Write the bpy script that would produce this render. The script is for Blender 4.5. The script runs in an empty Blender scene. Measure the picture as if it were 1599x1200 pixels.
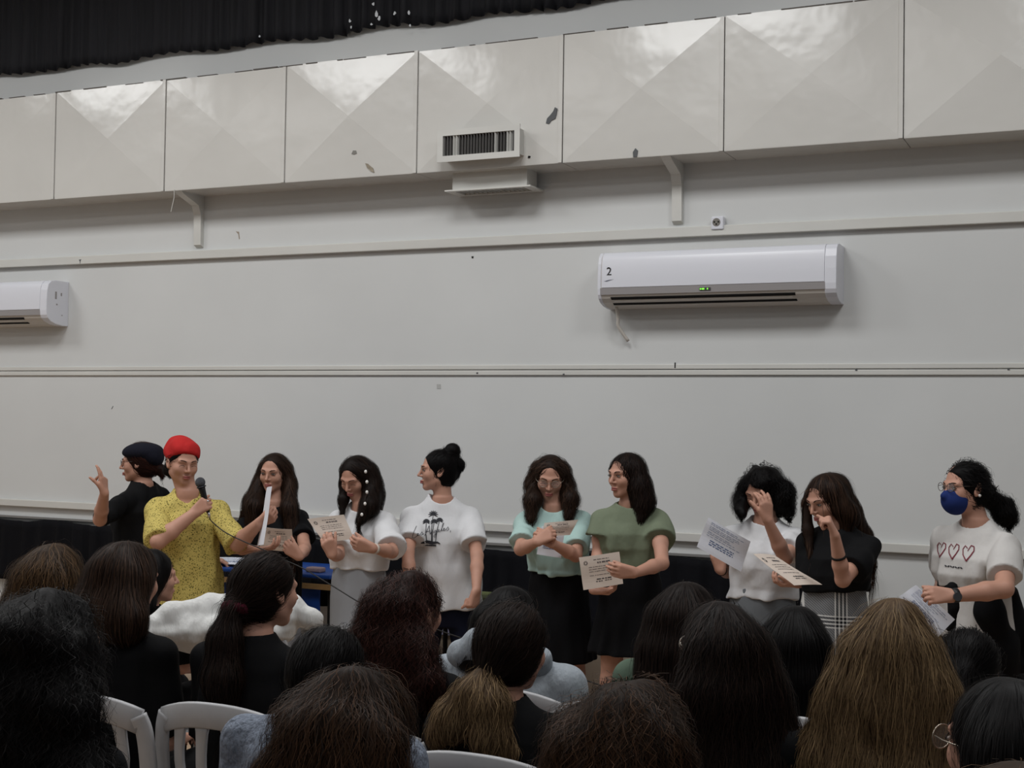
import bpy, bmesh, math, random
import numpy as np
from mathutils import Vector, Matrix
from mathutils.bvhtree import BVHTree

# ------------------------------------------------------------------ camera, world, lights, exposure
SC = bpy.context.scene
COL = SC.collection
F, CX, CY = 2100.0, 799.5, 600.0            # focal length in pixels of the 1599x1200 frame
CAM = np.array([0.0, 0.0, 1.64])
_y, _p, _r = math.radians(24.6), math.radians(1.55), math.radians(.85)
FW = np.array([-math.sin(_y)*math.cos(_p), math.cos(_y)*math.cos(_p), math.sin(_p)])
_r0 = np.array([math.cos(_y), math.sin(_y), 0.0]); _u0 = np.cross(_r0, FW)
RT = math.cos(_r)*_r0 + math.sin(_r)*_u0
UP = -math.sin(_r)*_r0 + math.cos(_r)*_u0
cam = bpy.data.objects.new('camera', bpy.data.cameras.new('camera')); COL.objects.link(cam)
cam.data.sensor_width = 36.0; cam.data.lens = F/1599.0*36.0; cam.data.clip_start = .05; cam.data.clip_end = 100
cam.matrix_world = Matrix(((RT[0], UP[0], -FW[0], CAM[0]), (RT[1], UP[1], -FW[1], CAM[1]), (RT[2], UP[2], -FW[2], CAM[2]), (0, 0, 0, 1)))
SC.camera = cam

w = bpy.data.worlds.new('hall_ambient'); SC.world = w; w.use_nodes = True
w.node_tree.nodes['Background'].inputs[0].default_value = (.86, .93, 1.0, 1)
w.node_tree.nodes['Background'].inputs[1].default_value = .13

def area(name, loc, sx, sy, power, col=(1, .97, .92), rot=(0, 0, 0)):
    l = bpy.data.lights.new(name, 'AREA'); l.shape = 'RECTANGLE'; l.size = sx; l.size_y = sy
    l.energy = power; l.color = col
    o = bpy.data.objects.new(name, l); COL.objects.link(o); o.location = loc; o.rotation_euler = rot
    return o
# two rows of ceiling lamps, and an added fill row behind the camera
for i, x in enumerate((-8.2, -5.4, -2.6, .2)):
    area('ceiling_and_fill_light', (x, 4.25, 4.80), 1.3, 1.0, 61, (.985, .995, 1))
    area('ceiling_and_fill_light', (x, 2.0, 4.80), 1.3, .7, 17, (.985, .995, 1))
    area('ceiling_and_fill_light', (x, -.6, 4.80), 1.3, .7, 15, (.985, .995, 1))

SC.view_settings.view_transform = 'Standard'; SC.view_settings.look = 'None'
SC.view_settings.gamma = 1.0; SC.view_settings.use_curve_mapping = False
SC.view_settings.exposure = 0.0

# ------------------------------------------------------------------ helpers
def A(*v): return np.array(v, dtype=float)
def nrm(v):
    v = np.asarray(v, float); return v/(np.linalg.norm(v)+1e-12)
def unp(u, v, t):                            # pixel + distance along the view axis -> point
    return CAM + t*(FW + (u-CX)/F*RT - (v-CY)/F*UP)
def t_at_y(u, v, y):                         # view distance where the pixel's ray meets the plane y = const
    d = FW + (u-CX)/F*RT - (v-CY)/F*UP
    return y/d[1]
def on_y(u, v, y): return unp(u, v, t_at_y(u, v, y))

def prop(o, label=None, cat=None, group=None, kind=None):
    for k, v in (('label', label), ('category', cat), ('group', group), ('kind', kind)):
        if v: o[k] = v
    return o
def empty(name, loc=(0, 0, 0), rz=0.0):
    o = bpy.data.objects.new(name, None); o.empty_display_size = .1
    COL.objects.link(o); o.location = tuple(loc); o.rotation_euler = (0, 0, rz); return o
def link(name, me, m, parent=None, smooth=False):
    o = bpy.data.objects.new(name, me); COL.objects.link(o)
    if m is not None and len(me.materials) == 0: me.materials.append(m)
    if parent is not None: o.parent = parent
    if smooth and len(me.polygons): me.polygons.foreach_set('use_smooth', np.ones(len(me.polygons), bool))
    return o
def raw_mesh(name, verts, quads=None, tris=None):
    me = bpy.data.meshes.new(name)
    verts = np.asarray(verts, np.float32).reshape(-1, 3)
    q = np.zeros((0, 4), np.int32) if quads is None else np.asarray(quads, np.int32).reshape(-1, 4)
    t = np.zeros((0, 3), np.int32) if tris is None else np.asarray(tris, np.int32).reshape(-1, 3)
    me.vertices.add(len(verts)); me.vertices.foreach_set('co', verts.ravel())
    me.loops.add(q.size+t.size); me.loops.foreach_set('vertex_index', np.concatenate([q.ravel(), t.ravel()]))
    me.polygons.add(len(q)+len(t))
    ls = np.concatenate([np.arange(len(q))*4, q.size+np.arange(len(t))*3]).astype(np.int32)
    me.polygons.foreach_set('loop_start', ls)
    me.update(calc_edges=True); return me
def off(verts, root):
    o = np.zeros(3)
    while root is not None: o = o+np.array(root.location); root = root.parent
    return np.asarray(verts, float)-o

class MB:
    """collects verts/faces of one mesh"""
    def __init__(s): s.v = []; s.f = []
    def add(s, vs, fs):
        n = len(s.v); s.v += [tuple(map(float, p)) for p in vs]; s.f += [tuple(i+n for i in f) for f in fs]; return s
    def box(s, x0, x1, y0, y1, z0, z1):
        vs = [(x, y, z) for x in (x0, x1) for y in (y0, y1) for z in (z0, z1)]
        return s.add(vs, [(0, 1, 3, 2), (4, 6, 7, 5), (0, 4, 5, 1), (2, 3, 7, 6), (0, 2, 6, 4), (1, 5, 7, 3)])
    def prism(s, pts, axis_vec):             # extrude a planar polygon along a vector
        pts = [np.asarray(p, float) for p in pts]; d = np.asarray(axis_vec, float); n = len(pts)
        return s.add(pts+[p+d for p in pts], [tuple(range(n))[::-1], tuple(range(n, 2*n))]+[(i, (i+1) % n, n+(i+1) % n, n+i) for i in range(n)])
    def tube(s, pts, rad, seg=8, cap=True):
        pts = [np.asarray(p, float) for p in pts]; n = len(pts)
        rad = [rad]*n if np.isscalar(rad) else rad
        vs = []; prev = None
        for i, p in enumerate(pts):
            tg = nrm(pts[min(i+1, n-1)]-pts[max(i-1, 0)])
            if prev is None: a = nrm(np.cross(tg, (0, 0, 1) if abs(tg[2]) < .9 else (1, 0, 0)))
            else: a = nrm(prev-tg*(prev@tg))
            prev = a; b = np.cross(tg, a)
            for k in range(seg):
                th = 2*math.pi*k/seg; vs.append(p+rad[i]*(math.cos(th)*a+math.sin(th)*b))
        fs = [(i*seg+k, i*seg+(k+1) % seg, (i+1)*seg+(k+1) % seg, (i+1)*seg+k) for i in range(n-1) for k in range(seg)]
        if cap: fs += [tuple(range(seg))[::-1], tuple(range((n-1)*seg, n*seg))]
        return s.add(vs, fs)
    def ball(s, c, r, axes=None, seg=12, ring=8):
        r = (r, r, r) if np.isscalar(r) else r
        ax = np.eye(3) if axes is None else np.asarray(axes); c = np.asarray(c, float)
        vs = [c+ax[2]*r[2]]
        for i in range(1, ring):
            ph = math.pi*i/ring
            for k in range(seg):
                th = 2*math.pi*k/seg
                vs.append(c+ax[0]*r[0]*math.sin(ph)*math.cos(th)+ax[1]*r[1]*math.sin(ph)*math.sin(th)+ax[2]*r[2]*math.cos(ph))
        vs.append(c-ax[2]*r[2]); fs = []
        for k in range(seg):
            fs.append((0, 1+k, 1+(k+1) % seg))
            for i in range(ring-2):
                a = 1+i*seg; fs.append((a+k, a+seg+k, a+seg+(k+1) % seg, a+(k+1) % seg))
            a = 1+(ring-2)*seg; fs.append((a+k, len(vs)-1, a+(k+1) % seg))
        return s.add(vs, fs)
    def sweep(s, pts, nors, wid, thk):       # flat bar: width across (tangent x normal), thickness along normal, edges rounded
        pts = [np.asarray(p, float) for p in pts]; n = len(pts); vs = []
        wid = [wid]*n if np.isscalar(wid) else wid; thk = [thk]*n if np.isscalar(thk) else thk
        prof = [(-1, -.55), (-.86, -1), (.86, -1), (1, -.55), (1, .55), (.86, 1), (-.86, 1), (-1, .55)]
        for i, p in enumerate(pts):
            tg = nrm(pts[min(i+1, n-1)]-pts[max(i-1, 0)]); nn = nrm(nors[i] if isinstance(nors, list) else nors)
            nn = nrm(nn-tg*(nn@tg)); a = np.cross(tg, nn)
            for (q, e) in prof: vs.append(p+a*q*wid[i]/2+nn*e*thk[i]/2)
        m = len(prof)
        fs = [(i*m+k, i*m+(k+1) % m, (i+1)*m+(k+1) % m, (i+1)*m+k) for i in range(n-1) for k in range(m)]
        fs += [tuple(range(m))[::-1], tuple(range((n-1)*m, n*m))]
        return s.add(vs, fs)
    def mesh(s, name, root=None, fix=True):
        me = bpy.data.meshes.new(name); me.from_pydata([tuple(p) for p in off(s.v, root)], [], s.f)
        if fix:
            bm = bmesh.new(); bm.from_mesh(me); bmesh.ops.recalc_face_normals(bm, faces=bm.faces); bm.to_mesh(me); bm.free()
        return me
    def build(s, name, m, parent=None, smooth=False, world=True):
        return link(name, s.mesh(name, parent if world else None), m, parent, smooth)
def bevel(o, wd=.004, seg=2):
    md = o.modifiers.new('bevel', 'BEVEL'); md.width = wd; md.segments = seg; md.limit_method = 'ANGLE'; return o
def smooth_path(pts, n=6):                   # Catmull-Rom resample
    P = [np.asarray(p, float) for p in pts]; P = [2*P[0]-P[1]]+P+[2*P[-1]-P[-2]]; out = []
    for i in range(1, len(P)-2):
        for k in range(n):
            t = k/n; a, b, c, d = P[i-1:i+3]
            out.append(.5*((2*b)+(c-a)*t+(2*a-5*b+4*c-d)*t*t+(3*b-a-3*c+d)*t**3))
    out.append(P[-2]); return out

# ------------------------------------------------------------------ materials
MATS = {}
def lin(c):
    c = [x/255.0 for x in c]
    return tuple(x/12.92 if x <= .04045 else ((x+.055)/1.055)**2.4 for x in c)
def mat(name, col, rough=.6, spec=.4, metal=0.0, bump=None, var=None, emit=None, alpha=None, trans=0.0, sheen=0.0):
    """col is sRGB 0-255; bump=(scale, strength[, stretch vector]); var=(scale, amount)"""
    if name in MATS: return MATS[name]
    m = bpy.data.materials.new(name); m.use_nodes = True; nt = m.node_tree; b = nt.nodes['Principled BSDF']
    c = lin(col)+(1,)
    b.inputs['Base Color'].default_value = c; b.inputs['Roughness'].default_value = rough
    b.inputs['Specular IOR Level'].default_value = spec; b.inputs['Metallic'].default_value = metal
    b.inputs['Transmission Weight'].default_value = trans
    if sheen: b.inputs['Sheen Weight'].default_value = sheen
    if alpha is not None: b.inputs['Alpha'].default_value = alpha
    tc = nt.nodes.new('ShaderNodeTexCoord')
    def nz(scale, stretch=None, detail=4):
        n = nt.nodes.new('ShaderNodeTexNoise'); n.inputs['Scale'].default_value = scale; n.inputs['Detail'].default_value = detail
        if stretch:
            mp = nt.nodes.new('ShaderNodeMapping'); mp.inputs['Scale'].default_value = stretch
            nt.links.new(tc.outputs['Object'], mp.inputs[0]); nt.links.new(mp.outputs[0], n.inputs['Vector'])
        else: nt.links.new(tc.outputs['Object'], n.inputs['Vector'])
        return n
    if var:
        n = nz(var[0], var[2] if len(var) > 2 else None)
        mx = nt.nodes.new('ShaderNodeMix'); mx.data_type = 'RGBA'; mx.blend_type = 'MULTIPLY'; mx.inputs[0].default_value = 1
        rp = nt.nodes.new('ShaderNodeValToRGB'); a = var[1]
        rp.color_ramp.elements[0].position = .3; rp.color_ramp.elements[1].position = .7
        rp.color_ramp.elements[0].color = (1-a, 1-a, 1-a, 1); rp.color_ramp.elements[1].color = (1+a*.3,)*3+(1,)
        nt.links.new(n.outputs[0], rp.inputs[0]); nt.links.new(rp.outputs[0], mx.inputs[7]); mx.inputs[6].default_value = c
        nt.links.new(mx.outputs[2], b.inputs['Base Color'])
    if bump:
        n = nz(bump[0], bump[2] if len(bump) > 2 else None)
        bp = nt.nodes.new('ShaderNodeBump'); bp.inputs['Strength'].default_value = bump[1]; bp.inputs['Distance'].default_value = bump[3] if len(bump) > 3 else .01
        nt.links.new(n.outputs[0], bp.inputs['Height']); nt.links.new(bp.outputs[0], b.inputs['Normal'])
    if emit:
        b.inputs['Emission Color'].default_value = lin(emit[0])+(1,); b.inputs['Emission Strength'].default_value = emit[1]
    MATS[name] = m; return m
def hair_mat(name, dark, light, rough=.42):
    if name in MATS: return MATS[name]
    m = bpy.data.materials.new(name); m.use_nodes = True; nt = m.node_tree; b = nt.nodes['Principled BSDF']
    at = nt.nodes.new('ShaderNodeAttribute'); at.attribute_name = 'tint'
    rp = nt.nodes.new('ShaderNodeValToRGB')
    rp.color_ramp.elements[0].color = lin(dark)+(1,); rp.color_ramp.elements[1].color = lin(light)+(1,)
    nt.links.new(at.outputs['Fac'], rp.inputs[0]); nt.links.new(rp.outputs[0], b.inputs['Base Color'])
    b.inputs['Roughness'].default_value = rough+.12; b.inputs['Specular IOR Level'].default_value = .1
    MATS[name] = m; return m

# ------------------------------------------------------------------ implicit surfaces -> one continuous mesh
def smin(a, b, k):
    h = np.clip(.5+.5*(b-a)/k, 0, 1); return b+(a-b)*h-k*h*(1-h)
def smax(a, b, k): return -smin(-a, -b, k)
def ellip(x, y, z, c, r):
    x = (x-c[0]); y = (y-c[1]); z = (z-c[2])
    k0 = np.sqrt((x/r[0])**2+(y/r[1])**2+(z/r[2])**2); k1 = np.sqrt((x/r[0]**2)**2+(y/r[1]**2)**2+(z/r[2]**2)**2)+1e-9
    return k0*(k0-1)/k1
def seg_d(x, y, z, a, b, ra, rb):
    bx, by, bz = b[0]-a[0], b[1]-a[1], b[2]-a[2]; bb = bx*bx+by*by+bz*bz+1e-12
    px, py, pz = x-a[0], y-a[1], z-a[2]
    t = np.clip((px*bx+py*by+pz*bz)/bb, 0, 1)
    return np.sqrt((px-t*bx)**2+(py-t*by)**2+(pz-t*bz)**2)-(ra+(rb-ra)*t)

class Vol:
    def __init__(s, lo, hi, h):
        s.h = h; s.lo = np.asarray(lo, float); n = np.ceil((np.asarray(hi)-s.lo)/h).astype(int)+1
        s.n = n; s.v = np.full(tuple(n), 1.0, np.float32)
    def sl(s, lo, hi):
        a = np.clip(np.floor((np.asarray(lo)-s.lo)/s.h).astype(int), 0, s.n); b = np.clip(np.ceil((np.asarray(hi)-s.lo)/s.h).astype(int)+1, 0, s.n)
        if (b <= a).any(): return None
        ax = [(s.lo[i]+s.h*np.arange(a[i], b[i])).astype(np.float32) for i in range(3)]
        return (slice(a[0], b[0]), slice(a[1], b[1]), slice(a[2], b[2])), ax[0][:, None, None], ax[1][None, :, None], ax[2][None, None, :]
    def put(s, fn, lo, hi, k, mode='add'):
        m = k+2.5*s.h; q = s.sl(np.asarray(lo)-m, np.asarray(hi)+m)
        if q is None: return
        d = fn(q[1], q[2], q[3])
        if mode == 'add': s.v[q[0]] = smin(s.v[q[0]], d, k)
        else: s.v[q[0]] = smax(s.v[q[0]], -d, k)
    def cone(s, a, b, ra, rb, k=.01, mode='add'):
        a = np.asarray(a, float); b = np.asarray(b, float); r = max(ra, rb)
        s.put(lambda x, y, z: seg_d(x, y, z, a, b, ra, rb), np.minimum(a, b)-r, np.maximum(a, b)+r, k, mode)
    def chain(s, pts, rads, k=.01, mode='add'):
        for i in range(len(pts)-1): s.cone(pts[i], pts[i+1], rads[i], rads[i+1], k, mode)
    def sleeve(s, a, b, ra, rb, k=.02):      # flat-ended at b
        a = np.asarray(a, float); b = np.asarray(b, float); d = nrm(b-a); L = np.linalg.norm(b-a)
        def fn(x, y, z):
            px, py, pz = x-a[0], y-a[1], z-a[2]; t = px*d[0]+py*d[1]+pz*d[2]
            tt = np.clip(t, 0, L*1.2)
            q = np.sqrt((px-tt*d[0])**2+(py-tt*d[1])**2+(pz-tt*d[2])**2)-(ra+(rb-ra)*tt/L)
            return smax(q, t-L, .004)
        r = max(ra, rb); s.put(fn, np.minimum(a, b)-r, np.maximum(a, b)+r, k)
    def ell(s, c, r, axes=None, k=.01, mode='add'):
        c = np.asarray(c, float); ax = np.eye(3) if axes is None else np.asarray(axes, float); R = max(r)
        def fn(x, y, z):
            px, py, pz = x-c[0], y-c[1], z-c[2]
            return ellip(*[ax[i][0]*px+ax[i][1]*py+ax[i][2]*pz for i in range(3)], (0, 0, 0), r)
        s.put(fn, c-R, c+R, k, mode)
    def profile(s, top, bot, left, fwd, tab, k=.02, fold=None, mode='add'):
        """stack of ellipses: tab rows (z, rx, ry, forward shift); axis runs from top to bot, radii along left / fwd"""
        zs = np.array([r[0] for r in tab], float); o = np.argsort(zs); zs = zs[o]
        rx = np.array([r[1] for r in tab])[o]; ry = np.array([r[2] for r in tab])[o]; sh = np.array([r[3] if len(r) > 3 else 0 for r in tab])[o]
        top = np.asarray(top, float); bot = np.asarray(bot, float); R = max(rx.max(), ry.max())+np.abs(sh).max()+.02
        def fn(x, y, z):
            zz = z.ravel(); f = (zz-bot[2])/(top[2]-bot[2])
            cx = (bot[0]+(top[0]-bot[0])*f)[None, None, :]; cy = (bot[1]+(top[1]-bot[1])*f)[None, None, :]
            a = np.interp(zz, zs, rx)[None, None, :].astype(np.float32); b = np.interp(zz, zs, ry)[None, None, :].astype(np.float32); q = np.interp(zz, zs, sh)[None, None, :]
            px = x-cx; py = y-cy; lx = px*left[0]+py*left[1]; ly = px*fwd[0]+py*fwd[1]-q
            rr = np.sqrt((lx/a)**2+(ly/b)**2)
            if fold: 
                th = np.arctan2(ly/b, lx/a); hf = np.clip((zs[-1]-z)/(zs[-1]-zs[0]), 0, 1)
                rr = rr-fold[0]*(hf**fold[2])*(np.sin(fold[1]*th+2.5*np.sin(2*th+z*3))+.5*np.sin(fold[1]*1.7*th+1+z*5))
            d = (rr-1)*np.minimum(a, b)
            return smax(d, np.maximum(zs[0]-z, z-zs[-1]), .006).astype(np.float32)
        fs = [bot+(top-bot)*((z-bot[2])/(top[2]-bot[2])) for z in (zs[0], zs[-1])]
        lo = np.minimum(fs[0], fs[1])-[R, R, 0]; hi = np.maximum(fs[0], fs[1])+[R, R, 0]
        s.put(fn, lo, hi, k, mode)
    def cut(s, p, n, k=.004):                # remove everything on the side the normal points to
        q = s.sl(s.lo, s.lo+s.h*s.n); p = np.asarray(p, float); n = nrm(n)
        s.v = smax(s.v, ((q[1]-p[0])*n[0]+(q[2]-p[1])*n[1]+(q[3]-p[2])*n[2]).astype(np.float32), k)
    def wobble(s, amp, freq, seed=0, stretch=(1, 1, 1)):
        rg = np.random.RandomState(seed); q = s.sl(s.lo, s.lo+s.h*s.n)
        for i in range(4):
            d = nrm(rg.normal(size=3))*freq*rg.uniform(.6, 1.6)*np.asarray(stretch); e = nrm(rg.normal(size=3))*freq*.5
            ph = np.sin(q[1]*e[0]+q[2]*e[1]+q[3]*e[2]+rg.uniform(0, 6))*1.3
            s.v += (amp*.5*np.sin(q[1]*d[0]+q[2]*d[1]+q[3]*d[2]+ph+rg.uniform(0, 6))).astype(np.float32)
    def shift(s, a): s.v += np.float32(a)
    def sample(s, P):                        # trilinear
        g = (P-s.lo)/s.h; g = np.clip(g, 0, np.array(s.n)-1.001); i = np.floor(g).astype(int); f = g-i
        out = 0
        for dx in (0, 1):
            for dy in (0, 1):
                for dz in (0, 1):
                    wgt = (f[:, 0] if dx else 1-f[:, 0])*(f[:, 1] if dy else 1-f[:, 1])*(f[:, 2] if dz else 1-f[:, 2])
                    out = out+wgt*s.v[i[:, 0]+dx, i[:, 1]+dy, i[:, 2]+dz]
        return out
    def grad(s, P):
        e = s.h; g = np.stack([s.sample(P+np.eye(3)[i]*e)-s.sample(P-np.eye(3)[i]*e) for i in range(3)], 1)
        return g/(np.linalg.norm(g, axis=1, keepdims=True)+1e-9)
    def nets(s, relax=1):
        v = s.v; S = v < 0
        if not S.any(): return np.zeros((0, 3)), np.zeros((0, 4), int)
        lo = []; hi = []
        for a in range(3):
            w_ = np.where(S.any(axis=tuple(b for b in range(3) if b != a)))[0]; lo.append(max(w_[0]-2, 0)); hi.append(min(w_[-1]+3, v.shape[a]))
        v = np.pad(v[lo[0]:hi[0], lo[1]:hi[1], lo[2]:hi[2]], 1, constant_values=.02); S = v < 0; org = s.lo+s.h*(np.array(lo)-1)
        cs = [(0, 0, 0), (1, 0, 0), (0, 1, 0), (1, 1, 0), (0, 0, 1), (1, 0, 1), (0, 1, 1), (1, 1, 1)]
        n = v.shape; cnt = np.zeros((n[0]-1, n[1]-1, n[2]-1), np.uint8)
        for c in cs: cnt += S[c[0]:n[0]-1+c[0], c[1]:n[1]-1+c[1], c[2]:n[2]-1+c[2]]
        act = (cnt > 0) & (cnt < 8); I = np.argwhere(act); idx = np.full(act.shape, -1, np.int32); idx[act] = np.arange(len(I))
        vals = np.stack([v[I[:, 0]+c[0], I[:, 1]+c[1], I[:, 2]+c[2]] for c in cs], 1)
        pos = np.zeros((len(I), 3)); num = np.zeros((len(I), 1)); C = np.array(cs, float)
        for a, b in ((0, 1), (2, 3), (4, 5), (6, 7), (0, 2), (1, 3), (4, 6), (5, 7), (0, 4), (1, 5), (2, 6), (3, 7)):
            m = (vals[:, a] < 0) != (vals[:, b] < 0); t = np.where(m, vals[:, a]/(vals[:, a]-vals[:, b]+1e-12), 0)
            pos += m[:, None]*(C[a]+t[:, None]*(C[b]-C[a])); num += m[:, None]
        verts = (I+pos/num)*s.h+org; faces = []
        for ax in range(3):
            b, c = (ax+1) % 3, (ax+2) % 3
            s0 = [slice(None)]*3; s1 = [slice(None)]*3; s0[ax] = slice(0, -1); s1[ax] = slice(1, None)
            A0 = S[tuple(s0)]; E = np.argwhere(A0 != S[tuple(s1)])
            fl = A0[E[:, 0], E[:, 1], E[:, 2]]
            eb = np.eye(3, dtype=int)[b]; ec = np.eye(3, dtype=int)[c]
            q = [idx[tuple((E-d).T)] for d in (eb+ec, ec, 0*eb, eb)]
            q = np.stack(q, 1); q[~fl] = q[~fl][:, ::-1]; faces.append(q)
        faces = np.concatenate(faces)
        for _ in range(relax):
            acc = np.zeros_like(verts); k = np.zeros((len(verts), 1))
            for i in range(4):
                a = faces[:, i]; b2 = faces[:, (i+1) % 4]
                for j in range(3): acc[:, j] += np.bincount(a, verts[b2, j], len(verts))+np.bincount(b2, verts[a, j], len(verts))
                k[:, 0] += np.bincount(a, minlength=len(verts))+np.bincount(b2, minlength=len(verts))
            verts = .5*verts+.5*acc/np.maximum(k, 1)
        return verts, faces
    def build(s, name, m, root, relax=1):
        vs, fs = s.nets(relax); me = raw_mesh(name, off(vs, root), fs)
        o = link(name, me, m, root, True); return o
# ------------------------------------------------------------------ the setting
WALL = 7.0
M_wall = mat('painted_plaster', (207, 208, 207), .72, .25, bump=(3.0, .12, None, .02), var=(1.2, .05))
M_rail = mat('painted_rail', (206, 205, 200), .5, .35, var=(7, .07, (.3, 1, 1)))
M_floor = mat('beige_floor_tile', (166, 142, 118), .45, .4, var=(2, .1))
M_duct = mat('white_enamel_sheet', (208, 206, 201), .2, .45, bump=(1.7, .34, None, .045), var=(1.5, .05))
M_dark = mat('dark_gap', (30, 28, 27), .8, .2)
M_chip = mat('bare_metal_chip', (84, 86, 88), .6, .4)
M_stain = mat('brown_stain', (158, 148, 132), .7, .2, var=(60, .3))
M_black = mat('black_cloth', (13, 13, 17), .9, .15, bump=(30, .3))
M_curt = mat('black_curtain_fabric', (22, 22, 27), .75, .3, bump=(14, .3, (4, 1, .3)), var=(5, .35, (5, 1, .4)))

def struct(name, mb, m, parent=None):
    o = mb.build(name, m, parent)
    if parent is None: prop(o, kind='structure')
    return o
wall = struct('wall_back', MB().box(-10.5, 4.0, WALL, WALL+.15, 0, 5.0), M_wall)
struct('floor', MB().box(-10.5, 4.0, -3.0, WALL, -.05, 0), M_floor)
struct('ceiling', MB().box(-10.5, 4.0, -3.0, WALL, 5.0, 5.1), M_wall)
struct('wall_left', MB().box(-10.65, -10.5, -3.0, WALL, 0, 5.0), M_wall)

# rails along the wall
t1 = struct('trim_1', MB().box(-10.5, 4.0, WALL-.035, WALL, 2.645, 2.70), M_rail); bevel(t1)
t2 = struct('trim_2', MB().box(-10.5, 4.0, WALL-.013, WALL, 1.898, 1.926), M_rail); bevel(t2)
t3 = struct('trim_3', MB().box(-10.5, 4.0, WALL-.011, WALL, 1.931, 1.958), M_rail); bevel(t3)
t4 = struct('trim_4', MB().box(-10.5, 4.0, WALL-.03, WALL, 1.003, 1.05), M_rail); bevel(t4)
t5 = struct('trim_5', MB().box(-10.5, -1.62, WALL-.028, WALL, .925, .937), mat('grey_cable_strip', (128, 126, 124), .6), None)
p = on_y(1350, 900, WALL)
struct('trim_6', MB().box(p[0]-.035, p[0]+.03, WALL-.05, WALL, 0, .915), M_rail)

def chip(u, v, pts, m, name='paint_chip', parent=wall, y=WALL-.0015):
    c = on_y(u, v, y); mb = MB()
    mb.prism([(c[0]+a, y, c[2]+b) for a, b in pts], (0, .002, 0)); mb.build(name, m, parent)
chip(125, 408, [(-.012, .01), (.01, .012), (.004, 0), (0, -.02), (-.004, 0)], M_chip, 'scuff', t1, WALL-.036)
chip(372, 366, [(-.02, .02), (.005, .015), (.012, -.03), (.006, -.032), (0, .0)], mat('old_glue_mark', (150, 138, 124), .7), 'scuff')
chip(685, 604, [(-.014, .014), (.012, .014), (.014, -.012), (-.012, -.014)], mat('grey_scuff', (176, 176, 174), .7), 'scuff')
chip(175, 637, [(.006, .012), (-.006, -.008), (-.003, -.01), (.009, .008)], M_chip, 'scuff')
chip(738, 402, [(-.008, .006), (.006, .006), (.004, -.007), (-.006, -.005)], M_dark, 'scuff')
chip(1054, 571, [(-.003, .016), (.004, .016), (.003, -.014), (-.003, -.014)], M_dark, 'scuff', t3, WALL-.012)
for u, v in ((745, 583), (880, 585), (1337, 578), (1575, 577)):
    chip(u, v, [(-.006, .004), (.006, .005), (.005, -.005), (-.005, -.004)], M_chip, 'screw_hole', t2, WALL-.0145)

# ---- air duct: eight sheet-metal panels, each with a pyramid crease, soffit sheets, outlets, brackets
DY, DZ0, DZ1, PX0, PW = 6.75, 3.052, 3.756, -6.42, .9035
duct = empty('air_duct', (-3.0, DY, DZ0)); prop(duct, 'long white sheet metal air duct with creased panels high on the wall', 'air duct')
MB().box(-10.5, 4.0, DY+.02, WALL, DZ0+.012, DZ1).build('duct_core', M_dark, duct)
def bulge(x, z):                             # forward bulge of a panel face
    fx = ((x-PX0)/PW) % 1.0; fz = (z-DZ0)/(DZ1-DZ0)
    return .017*min(1, 2*min(fx, 1-fx, fz, 1-fz))
for i in range(-5, 12):
    x0 = PX0+PW*i; x1 = x0+PW-.0045; dz = random.Random(i).uniform(-.004, .004)
    mb = MB(); yb = DY+.02; c = ((x0+x1)/2, DY-.017-random.Random(i+50).uniform(-.005, .006), (DZ0+DZ1)/2+.01)
    vs = [(x0, DY, DZ0), (x1, DY, DZ0), (x1, DY, DZ1+dz), (x0, DY, DZ1+dz), c, (x0, yb, DZ0), (x1, yb, DZ0), (x1, yb, DZ1+dz), (x0, yb, DZ1+dz)]
    mb.add(vs, [(0, 1, 4), (1, 2, 4), (2, 3, 4), (3, 0, 4), (0, 5, 6, 1), (1, 6, 7, 2), (2, 7, 8, 3), (3, 8, 5, 0)])
    mb.build('panel', M_duct, duct)
    MB().box(x1-.022, x1, DY-.007, DY, DZ0, DZ1+dz).build('seam_flange', M_duct, duct)
    MB().box(x0, x1, DY+.001, WALL, DZ0-.002, DZ0+.011).build('soffit_panel', M_duct, duct)
    MB().box(x0, x1, DY+.01, WALL, DZ1+dz-.012, DZ1+dz).build('top_panel', M_duct, duct)
rg = random.Random(3); mb = MB()             # crumbly dark top edge
x = -9.5
while x < 3:
    L = rg.uniform(.03, .2); mb.box(x, x+L, DY-.004, DY+.02, DZ1-.001, DZ1+rg.uniform(.001, .006)); x += L+rg.uniform(.0, .16)
prop(mb.build('edge_sealant', mat('dirty_sealant', (96, 92, 88), .8), duct), kind='stuff')
def dchip(u, v, pts, m, name):
    c = on_y(u, v, DY); y = DY-bulge(c[0], c[2])-.005
    c = on_y(u, v, y); MB().prism([(c[0]+a, y, c[2]+b) for a, b in pts], (0, .006, 0)).build(name, m, duct)
dchip(862, 182, [(-.036, -.035), (-.03, -.008), (-.012, .008), (.006, .028), (.016, .05), (.03, .042), (.026, .01), (.02, -.012), (-.004, -.022), (-.018, -.04)], M_chip, 'bare_patch')
dchip(873, 170, [(-.006, -.012), (.0, .014), (.006, .012), (.004, -.014)], M_chip, 'bare_patch')
dchip(992, 239, [(-.012, -.02), (-.014, .006), (.0, .026), (.014, .012), (.008, -.022)], M_chip, 'bare_patch')
dchip(553, 238, [(-.018, -.008), (-.008, .012), (.012, .01), (.016, -.008), (.0, -.012)], mat('grey_rub', (128, 126, 120), .7), 'stain')
dchip(577, 262, [(-.03, .028), (-.012, .024), (.022, -.004), (.03, -.03), (.008, -.02), (-.016, .0)], M_stain, 'stain')
dchip(826, 245, [(-.008, -.005), (-.004, .006), (.008, .004), (.006, -.006)], M_dark, 'bare_patch')
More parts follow.
